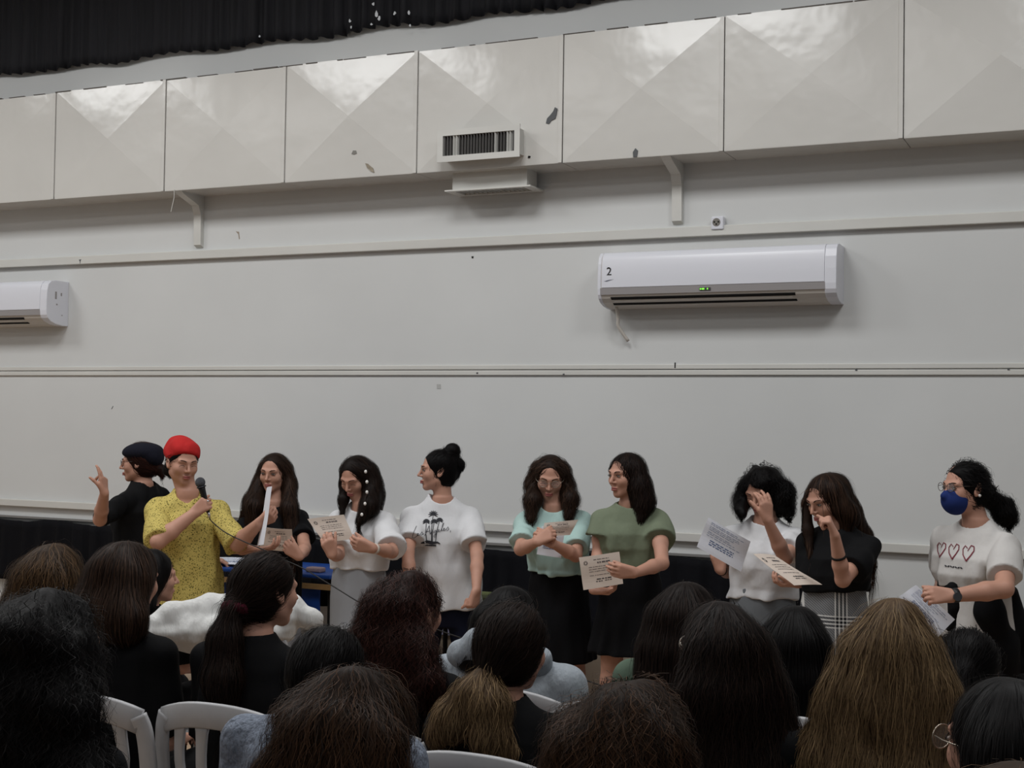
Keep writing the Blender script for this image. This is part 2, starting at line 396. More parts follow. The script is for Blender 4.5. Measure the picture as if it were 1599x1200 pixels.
for u in (314, 1060):
    a = on_y(u, 330, WALL)
    br = MB(); xs = a[0]-.03
    pr = [(WALL, 2.72), (WALL-.03, 2.735), (WALL-.035, 2.93), (WALL-.06, 2.985), (WALL-.2, DZ0-.02), (WALL-.235, DZ0-.002), (WALL, DZ0-.002)]
    br.prism([(xs, y, z) for y, z in pr], (.055, 0, 0)); br.build('bracket', M_rail, duct)
mb = MB(); q = on_y(272, 296, DY-.003)        # loose thread of sealant under a seam
mb.tube(smooth_path([q, q+A(.0, 0, -.05), q+A(-.012, 0, -.1), q+A(-.022, 0, -.14)], 4), .0022, 5); mb.build('loose_thread', M_rail, duct)

# front outlet grille
Y0 = DY-.085
g0 = on_y(683, 203, Y0); g1 = on_y(811, 246, Y0); gx0, gx1 = g0[0], g1[0]; gz1, gz0 = g0[2]-.004, on_y(683, 254, Y0)[2]
o0 = on_y(691.5, 212, Y0); o1 = on_y(802.5, 240, Y0); ox0, ox1 = o0[0], o1[0]; oz1, oz0 = gz1-.034, gz0+.034
gr = MB()
gr.box(gx0, ox0, Y0, Y0+.008, gz0, gz1).box(ox1, gx1, Y0, Y0+.008, gz0, gz1).box(ox0, ox1, Y0, Y0+.008, oz1, gz1).box(ox0, ox1, Y0, Y0+.008, gz0, oz0)
gr.box(gx0+.02, ox0, Y0+.008, DY+.01, gz0+.02, gz1-.02).box(ox1, gx1-.01, Y0+.008, DY+.01, gz0+.02, gz1-.02)
gr.box(ox0, ox1, Y0+.008, DY+.01, oz1, gz1-.02).box(ox0, ox1, Y0+.008, DY+.01, gz0+.02, oz0)
gobj = gr.build('outlet_grille', M_rail, duct)
MB().box(ox0, ox1, Y0+.06, Y0+.07, oz0, oz1).build('grille_back', M_dark, gobj)
N = 24; M_slat = mat('grey_slat', (110, 108, 106), .5)
for i in range(N):
    x = ox0+(ox1-ox0)*(i+.5)/N; wd = .0024
    s_ = MB(); tw = .012 if i in (3, 4, 17, 21, 22) else .0
    s_.prism([(x-wd/2, Y0+.004, oz0), (x+wd/2, Y0+.004, oz0), (x+wd/2+tw, Y0+.035, oz0), (x-wd/2+tw, Y0+.035, oz0)], (0, 0, oz1-oz0))
    s_.build('slat', M_rail if tw else M_slat, gobj)
# downward outlet box below the soffit
b0 = on_y(707, 262, 6.83); b1 = on_y(823, 262, 6.83); bx0, bx1 = b0[0], b1[0]; bzt = DZ0; bz = on_y(707, 298, 6.83)[2]
bo = MB(); bo.box(bx0, bx1, 6.83, 6.845, bz, bzt).box(bx0, bx1, 6.955, 6.97, bz, bzt).box(bx0, bx0+.015, 6.845, 6.955, bz, bzt).box(bx1-.015, bx1, 6.845, 6.955, bz, bzt)
bo.box(bx0-.035, bx1+.035, 6.80, 6.832, bz-.008, bz).box(bx0-.035, bx1+.035, 6.955, 6.99, bz-.008, bz).box(bx0-.035, bx0+.018, 6.832, 6.955, bz-.008, bz).box(bx1-.018, bx1+.035, 6.832, 6.955, bz-.008, bz)
bobj = bo.build('soffit_outlet', M_rail, duct)
MB().box(bx0+.016, bx1-.016, 6.846, 6.954, bz+.04, bz+.05).build('outlet_back', M_dark, bobj)
for i in range(16):
    x = bx0+.02+(bx1-bx0-.04)*i/15
    MB().box(x-.002, x+.002, 6.846, 6.954, bz-.004, bz+.02).build('slat', M_rail, bobj)

# ---- curtain valance at the top of the wall
def pleated(name, x0, x1, z0, z1, y, amp, per, nx, nz, seed, m, ragged, top_ragged=0.0, thick=.004):
    rg = np.random.RandomState(seed); X = np.linspace(x0, x1, nx)
    ph = np.cumsum(np.abs(1+.45*rg.normal(size=nx)))*(x1-x0)/nx*2*math.pi/per
    am = amp*np.interp(X, np.linspace(x0, x1, 40), rg.uniform(.4, 1.25, 40))
    bot = z0+ragged*(.6*np.sin(ph*.13+1)+.5*np.interp(X, np.linspace(x0, x1, 70), rg.uniform(-1, 1, 70)))+.25*ragged*np.sin(ph)
    tops = z1+top_ragged*np.interp(X, np.linspace(x0, x1, 60), rg.uniform(-1, .6, 60))
    vs = []
    for j in range(nz):
        f = j/(nz-1); z = tops+(bot-tops)*f
        yy = y-am*(.45+.55*f)*(np.sin(ph+.35*np.sin(3*f+X))+.3*np.sin(2.3*ph+f*2))
        vs.append(np.stack([X, yy, z], 1))
    V = np.concatenate(vs); q = [(j*nx+i, (j+1)*nx+i, (j+1)*nx+i+1, j*nx+i+1) for j in range(nz-1) for i in range(nx-1)]
    return V, q
V, q = pleated('curtain', -10.4, 2.0, 3.985, 4.95, 6.955, .022, .105, 900, 14, 4, M_curt, .016)
cu = empty('curtain', (-4, 6.9, 3.98)); prop(cu, 'black pleated curtain hanging along the top of the wall', 'curtain')
o = link('curtain_cloth', raw_mesh('curtain_cloth', off(V, cu), q), M_curt, cu, True)
sm = o.modifiers.new('solid', 'SOLIDIFY'); sm.thickness = .004
M_tear = mat('white_tear', (206, 210, 214), .8)
rg = random.Random(8)
for (u, v, r) in ((583, 6, .012), (588, 22, .02), (592, 28, .014), (616, 21, .012), (638, 20, .014), (546, 33, .012), (548, 42, .010), (580, 38, .010), (405, 57, .008), (640, 40, .010)):
    c = on_y(u, v, 6.922); n = 7
    MB().prism([(c[0]+r*rg.uniform(.4, 1)*math.cos(2*math.pi*i/n), 6.922, c[2]+1.3*r*rg.uniform(.3, 1)*math.sin(2*math.pi*i/n)) for i in range(n)], (0, .003, 0)).build('frayed_hole', M_tear, cu)

# ---- black cloth pinned along the lower wall
V, q = pleated('drape', -9.5, on_y(1292, 880, WALL)[0], .50, .915, 6.945, .018, .16, 620, 10, 9, M_black, .01, .022)
dr = link('wall_drape', raw_mesh('wall_drape', V, q), M_black, None, True); prop(dr, 'black cloth with a ragged top edge pinned along the lower wall', 'drape')
sm = dr.modifiers.new('solid', 'SOLIDIFY'); sm.thickness = .004

# ---- low beige platform under the drape
a = on_y(560, 985, 6.62)[0]; b = on_y(1120, 985, 6.62)[0]
lp = empty('low_platform', ((a+b)/2, 6.8, 0)); prop(lp, 'low beige platform along the wall behind the standing girls', 'platform')
MB().box(a, b, 6.62, 6.95, 0, .455).build('platform_body', mat('beige_laminate', (150, 138, 124), .6), lp)
MB().box(a-.01, b+.01, 6.605, 6.95, .456, .485).build('platform_top', mat('pale_blue_laminate', (178, 180, 214), .35), lp)

# ---- air conditioners
M_ac = mat('white_ac_plastic', (216, 217, 224), .32, .5)
M_acg = mat('grey_ac_band', (150, 146, 146), .4, .4)
M_acb = mat('cream_ac_plastic', (196, 190, 182), .45, .4)
def text_mesh(body, size, name):
    c = bpy.data.curves.new(name, 'FONT'); c.body = body; c.size = size; c.extrude = .0006; c.align_x = 'CENTER'; c.align_y = 'CENTER'
    o = bpy.data.objects.new(name, c); COL.objects.link(o); dg = bpy.context.evaluated_depsgraph_get(); dg.update()
    me = bpy.data.meshes.new_from_object(o.evaluated_get(dg)); bpy.data.objects.remove(o); return me
def ac_unit(x0, x1, zt, label, number=None):
    r = empty('air_conditioner', ((x0+x1)/2, WALL, zt-.3)); prop(r, label, 'air conditioner', 'wall air conditioners')
    Y = WALL
    # rounded casing section (distance from wall, height below top)
    sec = [(0, 0), (.12, 0), (.16, -.008), (.185, -.03), (.196, -.07), (.2, -.13), (.2, -.205), (.196, -.235), (.185, -.255), (.16, -.275), (.11, -.292), (.05, -.3), (0, -.3)]
    MB().prism([(x0, Y-d, zt+z) for d, z in sec], (x1-x0, 0, 0)).build('casing', M_acb, r)
    fp = [(.118, .002), (.163, -.006), (.189, -.029), (.2, -.07), (.2045, -.13), (.2045, -.198), (.199, -.198), (.19, -.07), (.15, -.012)]
    fo = [tuple(q[:2]) for q in smooth_path([A(d, z, 0) for d, z in fp[:6]], 5)]; fp = fo+fp[6:]
    bevel(MB().prism([(x0+.012, Y-d, zt+z) for d, z in fp], (x1-x0-.062, 0, 0)).build('front_panel', M_ac, r), .002)
    bd = [(.2045, -.2), (.2005, -.236), (.19, -.236), (.19, -.2)]
    MB().prism([(x0+.004, Y-d, zt+z) for d, z in bd], (x1-x0-.05, 0, 0)).build('display_band', M_acg, r)
    ec = [(d*1.02, z*1.005+.001) for d, z in sec]
    for xa in (x0-.012, x1-.05):
        bevel(MB().prism([(xa, Y-max(d, 0), zt+z) for d, z in ec], (.06 if xa > x0 else .02, 0, 0)).build('end_cap', M_ac, r), .004)
    # outlet slot with a vane
    def onsec(f):                            # point on the lower curve
        return (.192+(.128-.192)*f, -.247+(-.289+.247)*f)
    def strip(f0, f1, xa, xb, lift, name, m):
        p, q_ = onsec(f0), onsec(f1); nn = A(q_[1]-p[1], -(q_[0]-p[0])); nn = nn/np.linalg.norm(nn)
        nn = nn if nn[0]*1+nn[1]*-1 > 0 else -nn
        pts = [(xa, Y-(p[0]+nn[0]*lift), zt+p[1]+nn[1]*lift), (xb, Y-(p[0]+nn[0]*lift), zt+p[1]+nn[1]*lift), (xb, Y-(q_[0]+nn[0]*lift), zt+q_[1]+nn[1]*lift), (xa, Y-(q_[0]+nn[0]*lift), zt+q_[1]+nn[1]*lift)]
        MB().prism(pts, (0, nn[0]*.012, -nn[1]*.012)).build(name, m, r)
    strip(.04, .9, x0+.06, x1-.2, .004, 'outlet_slot', M_dark)
    strip(.38, .56, x0+.075, x1-.215, .009, 'vane', M_acb)
    for k in range(4):
        xa = x0+.05+(x1-x0-.1)*k/4
        MB().box(xa, xa+(x1-x0-.1)/4-.02, Y-.115, Y-.03, zt-.001, zt+.0015).build('top_intake', M_acg, r)
    xm = x0+(x1-x0)*.47
    MB().box(xm-.032, xm+.028, Y-.2065, Y-.2, zt-.226, zt-.212).build('display_window', mat('dark_display', (70, 72, 70), .3), r)
    for dx, wd in ((-.012, .014), (-.026, .006), (.012, .006)):
        MB().box(xm+dx-wd/2, xm+dx+wd/2, Y-.2075, Y-.2064, zt-.223, zt-.215).build('display_light', mat('green_display', (120, 220, 60), .4, emit=((120, 230, 70), 1.2)), r)
    if number:
        me = text_mesh(number, .062, 'number'); o = link('number', me, M_dark, r)
        o.location = (x0+.055-r.location[0], -.2052, zt-.112-r.location[2]); o.rotation_euler = (math.radians(90), 0, 0)
        MB().prism([(x0+.028, Y-.206, zt-.163), (x0+.05, Y-.206, zt-.157), (x0+.082, Y-.206, zt-.154), (x0+.06, Y-.206, zt-.160), (x0+.04, Y-.206, zt-.1655)], (0, .001, 0)).build('logo_mark', mat('grey_logo', (96, 98, 112), .5), r)
        h0 = A(x0+.06, Y-.1, zt-.285); h1 = on_y(981, 533, WALL-.03)
        MB().tube(smooth_path([h0, h0+A(.005, .02, -.07), (h0+h1)/2+A(-.02, 0, -.02), h1], 6), .0095, 8).build('drain_hose', M_acb, r, True)
    else:
        for (dy, dz_, a_, b_) in ((.12, -.1, .008, .05), (.07, -.09, .006, .02), (.11, -.16, .006, .01), (.06, -.23, .005, .006)):
            MB().box(x1+.0095, x1+.0112, Y-dy-a_, Y-dy+a_, zt+dz_-b_/2, zt+dz_+b_/2).build('side_slot', M_acg, r)
    return r
ac_unit(-2.60, -1.34, 2.562, 'white wall air conditioner marked with the number 2 and a green display', '2')
ac_unit(-7.78, -6.52, 2.53, 'white wall air conditioner cut off by the left edge of the picture')

# ---- wall socket
s0 = on_y(1121, 349, WALL-.03)
so = empty('wall_socket', (s0[0], WALL, s0[2])); prop(so, 'small square white power socket on the wall above the air conditioner', 'socket')
bevel(MB().box(s0[0]-.034, s0[0]+.034, WALL-.045, WALL, s0[2]-.034, s0[2]+.036).build('socket_body', M_ac, so), .006)
mb = MB(); n = 20
mb.prism([(s0[0]-.004+.022*math.cos(2*math.pi*i/n), WALL-.0465, s0[2]+.004+.022*math.sin(2*math.pi*i/n)) for i in range(n)], (0, .006, 0)); mb.build('socket_face', mat('grey_socket_well', (120, 116, 110), .6), so)
for dx, dz_ in ((-.011, .002), (.011, .002), (0, -.01)):
    mb = MB(); mb.prism([(s0[0]-.004+dx+.005*math.cos(2*math.pi*i/8), WALL-.0475, s0[2]+.004+dz_+.005*math.sin(2*math.pi*i/8)) for i in range(8)], (0, .002, 0)); mb.build('pin_hole', M_dark, so)

# ---- desk with a blue cloth behind the left girls
M_blue = mat('blue_plastic', (15, 60, 132), .5, .4); M_wood = mat('light_wood_edge', (150, 118, 76), .55, .35, var=(20, .15, (1, 8, 8)))
d0 = on_y(300, 897, 6.35); d1 = on_y(515, 897, 6.35); zt = d0[2]; zt = .77
dk = empty('school_desk', ((d0[0]+d1[0])/2, 6.5, 0)); prop(dk, 'school desk with blue cover and wooden edge behind the speaker', 'desk')
bevel(MB().box(d0[0], d1[0], 6.36, 6.86, zt-.025, zt).build('desk_top', M_blue, dk), .008)
MB().box(d0[0], d1[0], 6.37, 6.39, zt-.085, zt-.055).build('wooden_edge', M_wood, dk)
MB().box(d0[0]+.02, d1[0]-.1, 6.40, 6.415, zt-.3, zt-.08).build('front_panel', M_blue, dk)
for x in (d0[0]+.04, d1[0]-.04):
    for y in (6.42, 6.82): MB().tube([(x, y, zt-.02), (x, y, 0)], .014, 10).build('leg', M_dark, dk)
# pencil case and a few papers lying on it
pc = on_y(493, 893, 6.45)
bevel(MB().box(pc[0]-.05, pc[0]+.05, 6.42, 6.48, zt, zt+.028).build('pencil_case', mat('grey_pink_case', (140, 118, 120), .6), None), .008)
prop(bpy.data.objects['pencil_case'], 'small grey pink case lying on the blue desk', 'case')
# small desk behind the girl in the palm tree shirt
e0 = on_y(690, 924, 6.4); e1 = on_y(800, 924, 6.4)
d2 = empty('small_table', ((e0[0]+e1[0])/2, 6.5, 0)); prop(d2, 'narrow green topped table behind the girl in palm tree shirt', 'table')
MB().box(e0[0], e1[0], 6.36, 6.6, .66, .71).build('table_top', mat('olive_board', (96, 104, 60), .7), d2)
for x in (e0[0]+.03, e1[0]-.03):
    for y in (6.39, 6.57): MB().tube([(x, y, .67), (x, y, 0)], .013, 10).build('leg', M_dark, d2)
q0 = on_y(736, 920, 6.40)
pk = MB().box(q0[0]-.05, q0[0]+.04, 6.38, 6.44, .71, .76).build('tissue_pack', mat('white_pack', (205, 205, 205), .6)); bevel(pk, .008)
prop(pk, 'small white pack on the green table beside the fist', 'pack')

# ---- loudspeaker at the right edge
s1 = on_y(1589, 962, 6.7); sp = empty('loudspeaker', (s1[0]+.16, 6.75, 0)); prop(sp, 'black box loudspeaker standing by the wall at right edge', 'loudspeaker')
zt = s1[2]
bevel(MB().box(s1[0], s1[0]+.32, 6.62, 6.92, 0.0, zt).build('cabinet', mat('black_speaker', (16, 16, 17), .55), sp), .012)
MB().box(s1[0]+.015, s1[0]+.305, 6.61, 6.622, .05, zt-.08).build('grille_cloth', mat('speaker_mesh', (10, 10, 10), .9, bump=(300, .4)), sp)
MB().box(s1[0]+.004, s1[0]+.316, 6.612, 6.622, zt-.075, zt-.066).build('metal_strip', mat('speaker_edge', (70, 70, 72), .4), sp)
# ------------------------------------------------------------------ figures
RTH = nrm(A(RT[0], RT[1], 0)); TOC = nrm(A(-FW[0], -FW[1], 0)); ZU = A(0, 0, 1.)
def cv(r, u, f): return nrm(r*RTH+u*ZU+f*TOC)          # direction: image right, up, towards the camera

class Shape:
    """list of implicit pieces with a bounding box; becomes one continuous mesh"""
    def __init__(s): s.ops = []; s.lo = np.full(3, 1e9); s.hi = np.full(3, -1e9)
    def bb(s, *pts):
        for p, r in pts: s.lo = np.minimum(s.lo, np.asarray(p)-r); s.hi = np.maximum(s.hi, np.asarray(p)+r)
    def cone(s, a, b, ra, rb, k=.01, mode='add'):
        s.ops.append(('cone', (a, b, ra, rb, k, mode)))
        if mode == 'add': s.bb((a, ra), (b, rb))
        return s
    def chain(s, pts, rads, k=.01):
        for i in range(len(pts)-1): s.cone(pts[i], pts[i+1], rads[i], rads[i+1], k)
        return s
    def sleeve(s, a, b, ra, rb, k=.02): s.ops.append(('sleeve', (a, b, ra, rb, k))); s.bb((a, ra), (b, rb)); return s
    def ell(s, c, r, axes=None, k=.01, mode='add'):
        s.ops.append(('ell', (c, r, axes, k, mode)))
        if mode == 'add': s.bb((c, max(r)))
        return s
    def profile(s, top, bot, left, fwd, tab, k=.02, fold=None):
        s.ops.append(('profile', (top, bot, left, fwd, tab, k, fold)))
        top = np.asarray(top, float); bot = np.asarray(bot, float)
        for row in tab:
            p = bot+(top-bot)*((row[0]-bot[2])/(top[2]-bot[2])); s.bb((p, max(row[1], row[2])+(abs(row[3]) if len(row) > 3 else 0)+.01))
        return s
    def cut(s, p, n, k=.004): s.ops.append(('cut', (p, n, k))); return s
    def wobble(s, amp, freq, seed=0, stretch=(1, 1, 1)): s.ops.append(('wobble', (amp, freq, seed, stretch))); return s
    def fn(s, f, lo, hi, k, mode='add'):
        s.ops.append(('put', (f, lo, hi, k, mode)))
        if mode == 'add': s.bb((lo, 0), (hi, 0))
        return s
    def vol(s, h, pad=.02):
        v = Vol(s.lo-pad-2*h, s.hi+pad+2*h, h)
        for n, a in s.ops: getattr(v, n)(*a)
        return v

class Head:
    def __init__(s, c, fwd, up, sc=1.0):
        s.c = np.asarray(c, float); s.f = nrm(fwd); s.u = nrm(np.asarray(up)-s.f*(np.asarray(up)@s.f)); s.r = np.cross(s.f, s.u); s.s = sc
    def w(s, x, y, z): return s.c+s.s*(x*s.r+y*s.f+z*s.u)
    def loc(s, X, Y, Z):
        a, b, c = X-s.c[0], Y-s.c[1], Z-s.c[2]
        return [((a*v[0]+b*v[1]+c*v[2])/s.s) for v in (s.r, s.f, s.u)]
    def axes(s): return np.array([s.r, s.f, s.u])
def head_cam(c, yaw, pitch, tilt=0, sc=1.0):
    """yaw 0 = looks at the camera, 90 = looks to image left; pitch > 0 looks down; tilt > 0 leans to image right"""
    a, b, t = map(math.radians, (yaw, pitch, tilt))
    fh = math.cos(a)*TOC-math.sin(a)*RTH
    f = math.cos(b)*fh-math.sin(b)*ZU; u = math.cos(b)*ZU+math.sin(b)*fh
    return Head(c, f, math.cos(t)*u+math.sin(t)*(RTH-f*(RTH@f)) if abs(RTH@f) < .9 else u, sc)

def add_head(S, H, slim=1.0, ears=True):
    def fn(X, Y, Z):
        x, y, z = H.loc(X, Y, Z); ax = np.abs(x)
        d = ellip(x, y, z, (0, -.012, .030), (.071, .090, .075))
        d = smin(d, ellip(x, y, z, (0, .020, -.028), (.058*slim, .064, .074)), .03)
        d = smin(d, seg_d(ax, y, z, (.042*slim, .004, -.052), (.006, .060, -.086), .020, .0165), .022)
        d = smin(d, seg_d(x, y, z, (0, .060, -.088), (0, .062, -.089), .0165, .0165), .015)
        d = smin(d, ellip(ax, y, z, (.036*slim, .056, -.024), (.020, .022, .022)), .02)
        d = smin(d, seg_d(ax, y, z, (.006, .0825, .017), (.040, .070, .019), .009, .008), .014)
        d = smax(d, -ellip(ax, y, z, (.031, .0905, .001), (.0165, .012, .0095)), .009)
        d = smin(d, seg_d(x, y, z, (0, .083, .010), (0, .104, -.027), .0062, .0085), .010)
        d = smin(d, seg_d(ax, y, z, (.0095, .092, -.031), (.010, .088, -.031), .0065, .006), .006)
        d = smin(d, ellip(x, y, z, (0, .080, -.0565), (.020, .0115, .0060)), .006)
        d = smin(d, ellip(x, y, z, (0, .079, -.0665), (.017, .0115, .0062)), .006)
        if ears:
            e = ellip(ax, y+.35*(z), z, (.0735, -.008, -.006), (.0085, .0175, .030))
            e = smax(e, -ellip(ax, y+.35*z, z, (.083, -.004, -.006), (.008, .010, .018)), .004)
            d = smin(d, e, .007)
        return (d*H.s).astype(np.float32)
    m = .125*H.s
    S.fn(fn, H.c-m, H.c+m, .012)
def add_cap(S, H, grow=.014, face=True, back=0.0, hairline=.0, flat=0.0):
    """hair volume hugging the skull, open over the face"""
    g = grow/H.s
    def fn(X, Y, Z):
        x, y, z = H.loc(X, Y, Z); ax = np.abs(x)
        d = ellip(x, y, z, (0, -.012-back, .028), (.071+g, .090+g+back, .075+g*(1-flat)))
        d = smin(d, ellip(x, y, z, (0, -.03, -.03), (.062+g, .062+g, .07)), .03)
        d = d+np.clip((y-.015)/.055, 0, 1)*g*.75
        if face:
            c = ellip(x, y, z, (0, .116, -.042+hairline), (.076, .092, .114))
            d = smax(d, -c, .012)
        return (d*H.s).astype(np.float32)
    m = (.16+g+back)*H.s
    S.fn(fn, H.c-m, H.c+m, .02)

FL = (.066, .073, .069, .054)
def add_hand(S, wrist, d, palm, side=1, curl=(30, 40, 25), thumb=(30, 20), s=1.0, spread=.0, wr=.023):
    """palm faces along `palm`; thumb on the side*cross(d, palm) side; curl = bend at the three joints in degrees (or one triple per finger)"""
    d = nrm(d); n = nrm(np.asarray(palm)-d*(np.asarray(palm)@d)); lat = side*np.cross(d, n); wrist = np.asarray(wrist, float)
    kn = []
    for i, o in enumerate((.027, .0095, -.0085, -.025)):
        b = wrist+s*(d*(.080-(.004, 0, .004, .012)[i])+lat*o); kn.append(b)
        S.cone(wrist+s*(d*.008+lat*o*.55), b, .0125*s, .0105*s, .012)
        c = curl[i] if isinstance(curl[0], (tuple, list)) else curl
        p = b; ang = 0; dd0 = nrm(d+lat*o*spread*8)
        for j, fr in enumerate((.44, .31, .25)):
            ang += math.radians(c[j]); dd = math.cos(ang)*dd0+math.sin(ang)*n
            q = p+dd*FL[i]*fr*s; S.cone(p, q, (.0088, .0080, .0073)[j]*s, (.0080, .0073, .0066)[j]*s, .0025); p = q
    a, b = math.radians(thumb[0]), math.radians(thumb[1])
    p0 = wrist+s*(d*.018+lat*.016); d1 = nrm(math.cos(a)*d+math.sin(a)*lat+.25*n)
    p1 = p0+d1*.042*s; S.cone(p0, p1, .0135*s, .0105*s, .01)
    d2 = nrm(math.cos(b)*d1+math.sin(b)*(n*.8+d*.3)); p2 = p1+d2*.030*s; S.cone(p1, p2, .0098*s, .0088*s, .003)
    d3 = nrm(d2+n*.25*math.sin(b)); S.cone(p2, p2+d3*.022*s, .0088*s, .0072*s, .003)
    return kn

SKIN = mat('skin', (186, 140, 120), .55, .35, var=(25, .06))
M_lip = mat('lips', (150, 84, 78), .5, .35); M_eye = mat('eye_white', (158, 150, 143), .35, .5); M_iris = mat('eye_iris', (34, 24, 19), .25, .6)
M_brow = mat('eyebrow_hair', (40, 29, 23), .8, .2); M_shoe = mat('dark_shoe', (28, 26, 26), .6)
M_lens = mat('spectacle_lens', (235, 240, 245), .05, .5, alpha=.05); M_wire = mat('spectacle_wire', (150, 140, 128), .3, .6, metal=.8); M_darkwire = mat('dark_spectacle_wire', (60, 48, 42), .4, .5)

class Person:
    def __init__(s, label, t, foot_u=None, group=None, h=.0045, base=None):
        s.t = t; s.h = h; s.skin = Shape()
        s.root = empty('person', (0, 0, 0)); prop(s.root, label, 'person', group)
        if base is not None: s.root.location = tuple(base)
    def px(s, u, v, dd=0.0): return unp(u, v, s.t-dd)
    def reach(s, a, u, v, L, near=True):     # point on the pixel's ray at distance L from a
        d = FW+(u-CX)/F*RT-(v-CY)/F*UP; oc = CAM-np.asarray(a); A_ = d@d; B_ = 2*oc@d; C_ = oc@oc-L*L; D_ = B_*B_-4*A_*C_
        if D_ <= 0: return CAM+d*(-B_/(2*A_))
        r = math.sqrt(D_); return CAM+d*((-B_-r if near else -B_+r)/(2*A_))
    def frame(s, yaw):                       # body direction, same convention as heads
        a = math.radians(yaw); s.f = math.cos(a)*TOC-math.sin(a)*RTH; s.l = np.cross(ZU, s.f)
    def torso(s, neck, pelvis_u, yaw, k=1.0, hip_dd=0.0):
        s.k = k; s.frame(yaw); s.neck = neck
        p = s.px(pelvis_u, 900, hip_dd); tz = neck[2]-.52*k
        # keep the pixel column but at the wanted height
        v = 900+(p[2]-tz)*F/s.t; s.pel = s.px(pelvis_u, v, hip_dd)
        s.root.location = (s.pel[0], s.pel[1], 0)
        z = neck[2]
        s.skin.profile(neck, s.pel, s.l, s.f, [(z+.01*k, .048*k, .048*k), (z-.03*k, .060*k, .050*k), (z-.06*k, .085*k, .060*k), (z-.10*k, .110*k, .07*k, .006), (z-.16*k, .115*k, .08*k, .01), (z-.24*k, .11*k, .085*k, .012), (z-.33*k, .095*k, .075*k), (z-.45*k, .11*k, .085*k, -.005), (z-.55*k, .115*k, .09*k, -.01), (z-.62*k, .10*k, .075*k)], .03)
        s.shL = neck+s.l*.138*k-ZU*.088*k; s.shR = neck-s.l*.138*k-ZU*.088*k
        s.skin.cone(neck-ZU*.055*k+s.l*.04*k, s.shL, .034*k, .036*k, .02); s.skin.cone(neck-ZU*.055*k-s.l*.04*k, s.shR, .034*k, .036*k, .02)
    def legs(s, spread=.085, knee=None, feet=True, stance=0.0):
        k = s.k; z0 = s.pel[2]
        for sg in (1, -1):
            hp = s.pel+s.l*sg*spread*k-ZU*.04*k; an = A(hp[0], hp[1], .08)+s.l*sg*stance; kn = (hp+an)/2+s.f*.015+A(0, 0, .02)
            s.skin.chain([hp, kn, an, an-ZU*.03], [.064*k, .050*k, .035*k, .034*k], .03)
            s.skin.cone(an+(0, 0, -.035), an+s.f*.13-ZU*.052, .032, .024, .02)
        s.stance = stance; s.spread = spread
        if feet:
            for sg in (1, -1):
                hp = s.pel+s.l*sg*spread*k; an = A(hp[0], hp[1], .045)+s.l*sg*stance; S = Shape()
                S.cone(an-s.f*.03, an+s.f*.14-ZU*.012, .042, .036, .02); S.cut((0, 0, .003), (0, 0, -1)); S.vol(.008).build('shoe', M_shoe, s.root)
    def head(s, H, slim=1.0, ears=True, eyes='open', brows=True, lips=True, neck_r=.046, skin=None, face=True):
        s.H = H; add_head(s.skin, H, slim, ears)
        s.skin.cone(H.w(0, -.022, -.045), s.neck+ZU*.0, neck_r*H.s, (neck_r+.004)*H.s, .02)
        s.faced = (eyes, brows, lips, slim) if face else None
    def face(s):
        if not s.faced: return
        eyes, brows, lips, slim = s.faced; H = s.H; ax = H.axes(); q = H.s
        for sg in (-1, 1):
            if eyes != 'none':
                if eyes == 'open':
                    e = MB().ball(H.w(sg*.031, .0795, .001), (.0122*q, .0055*q, .0042*q), ax).build('eye', M_eye, s.root, True)
                    MB().ball(H.w(sg*.0305, .0825, .001), (.0050*q, .0042*q, .0041*q), ax, 10, 6).build('iris', M_iris, e, True)
                lz = .0045 if eyes == 'open' else -.003
                pts = [H.w(sg*x, y, z) for x, y, z in ((.018, .083, lz-.003), (.026, .0862, lz+.002), (.035, .0855, lz+.002), (.0455, .079, lz-.003))]
                MB().tube(smooth_path(pts, 3), [.0013*q]*10, 6).build('eyelashes', M_brow, s.root, True)
            if brows:
                pts = [H.w(sg*x, y, z) for x, y, z in ((.013, .0885, .0175), (.026, .0875, .0235), (.038, .0795, .0235), (.047, .070, .0185))]
                n_ = 10; MB().tube(smooth_path(pts, 3), [.0024*q*(1-.6*i/n_) for i in range(n_)], 6).build('eyebrow', M_brow, s.root, True)
        if lips:
            m = MB()
            for z, r in ((-.0570, .0046), (-.0655, .0052)):
                pts = [H.w(x, y, z) for x, y in ((-.019, .0825), (-.009, .0895), (0, .0910), (.009, .0895), (.019, .0825))]
                m.tube(smooth_path(pts, 3), [r*q*(.35+.65*math.sin(math.pi*(i+.6)/13.2)) for i in range(13)], 8)
            m.build('lips', M_lip, s.root, True)
    def arm(s, sh, el, wr, r=1.0, hand=None, side=1):
        k = s.k*r; s.skin.chain([sh, sh+(el-sh)*.5, el], [.038*k, .037*k, .033*k], .02); m = el+(wr-el)*.35
        s.skin.chain([el, m, wr], [.033*k, .034*k, .0225*k], .012)
        if hand is None: return
        add_hand(s.skin, wr, hand['d'], hand['n'], hand.get('side', 1), hand.get('curl', (30, 40, 25)), hand.get('thumb', (30, 20)), hand.get('s', 1.0)*.97*s.k, hand.get('spread', 0))
    def finish_skin(s, m=None): s.skin_obj = s.skin.vol(s.h).build('body', m or SKIN, s.root); s.face(); return s.skin_obj
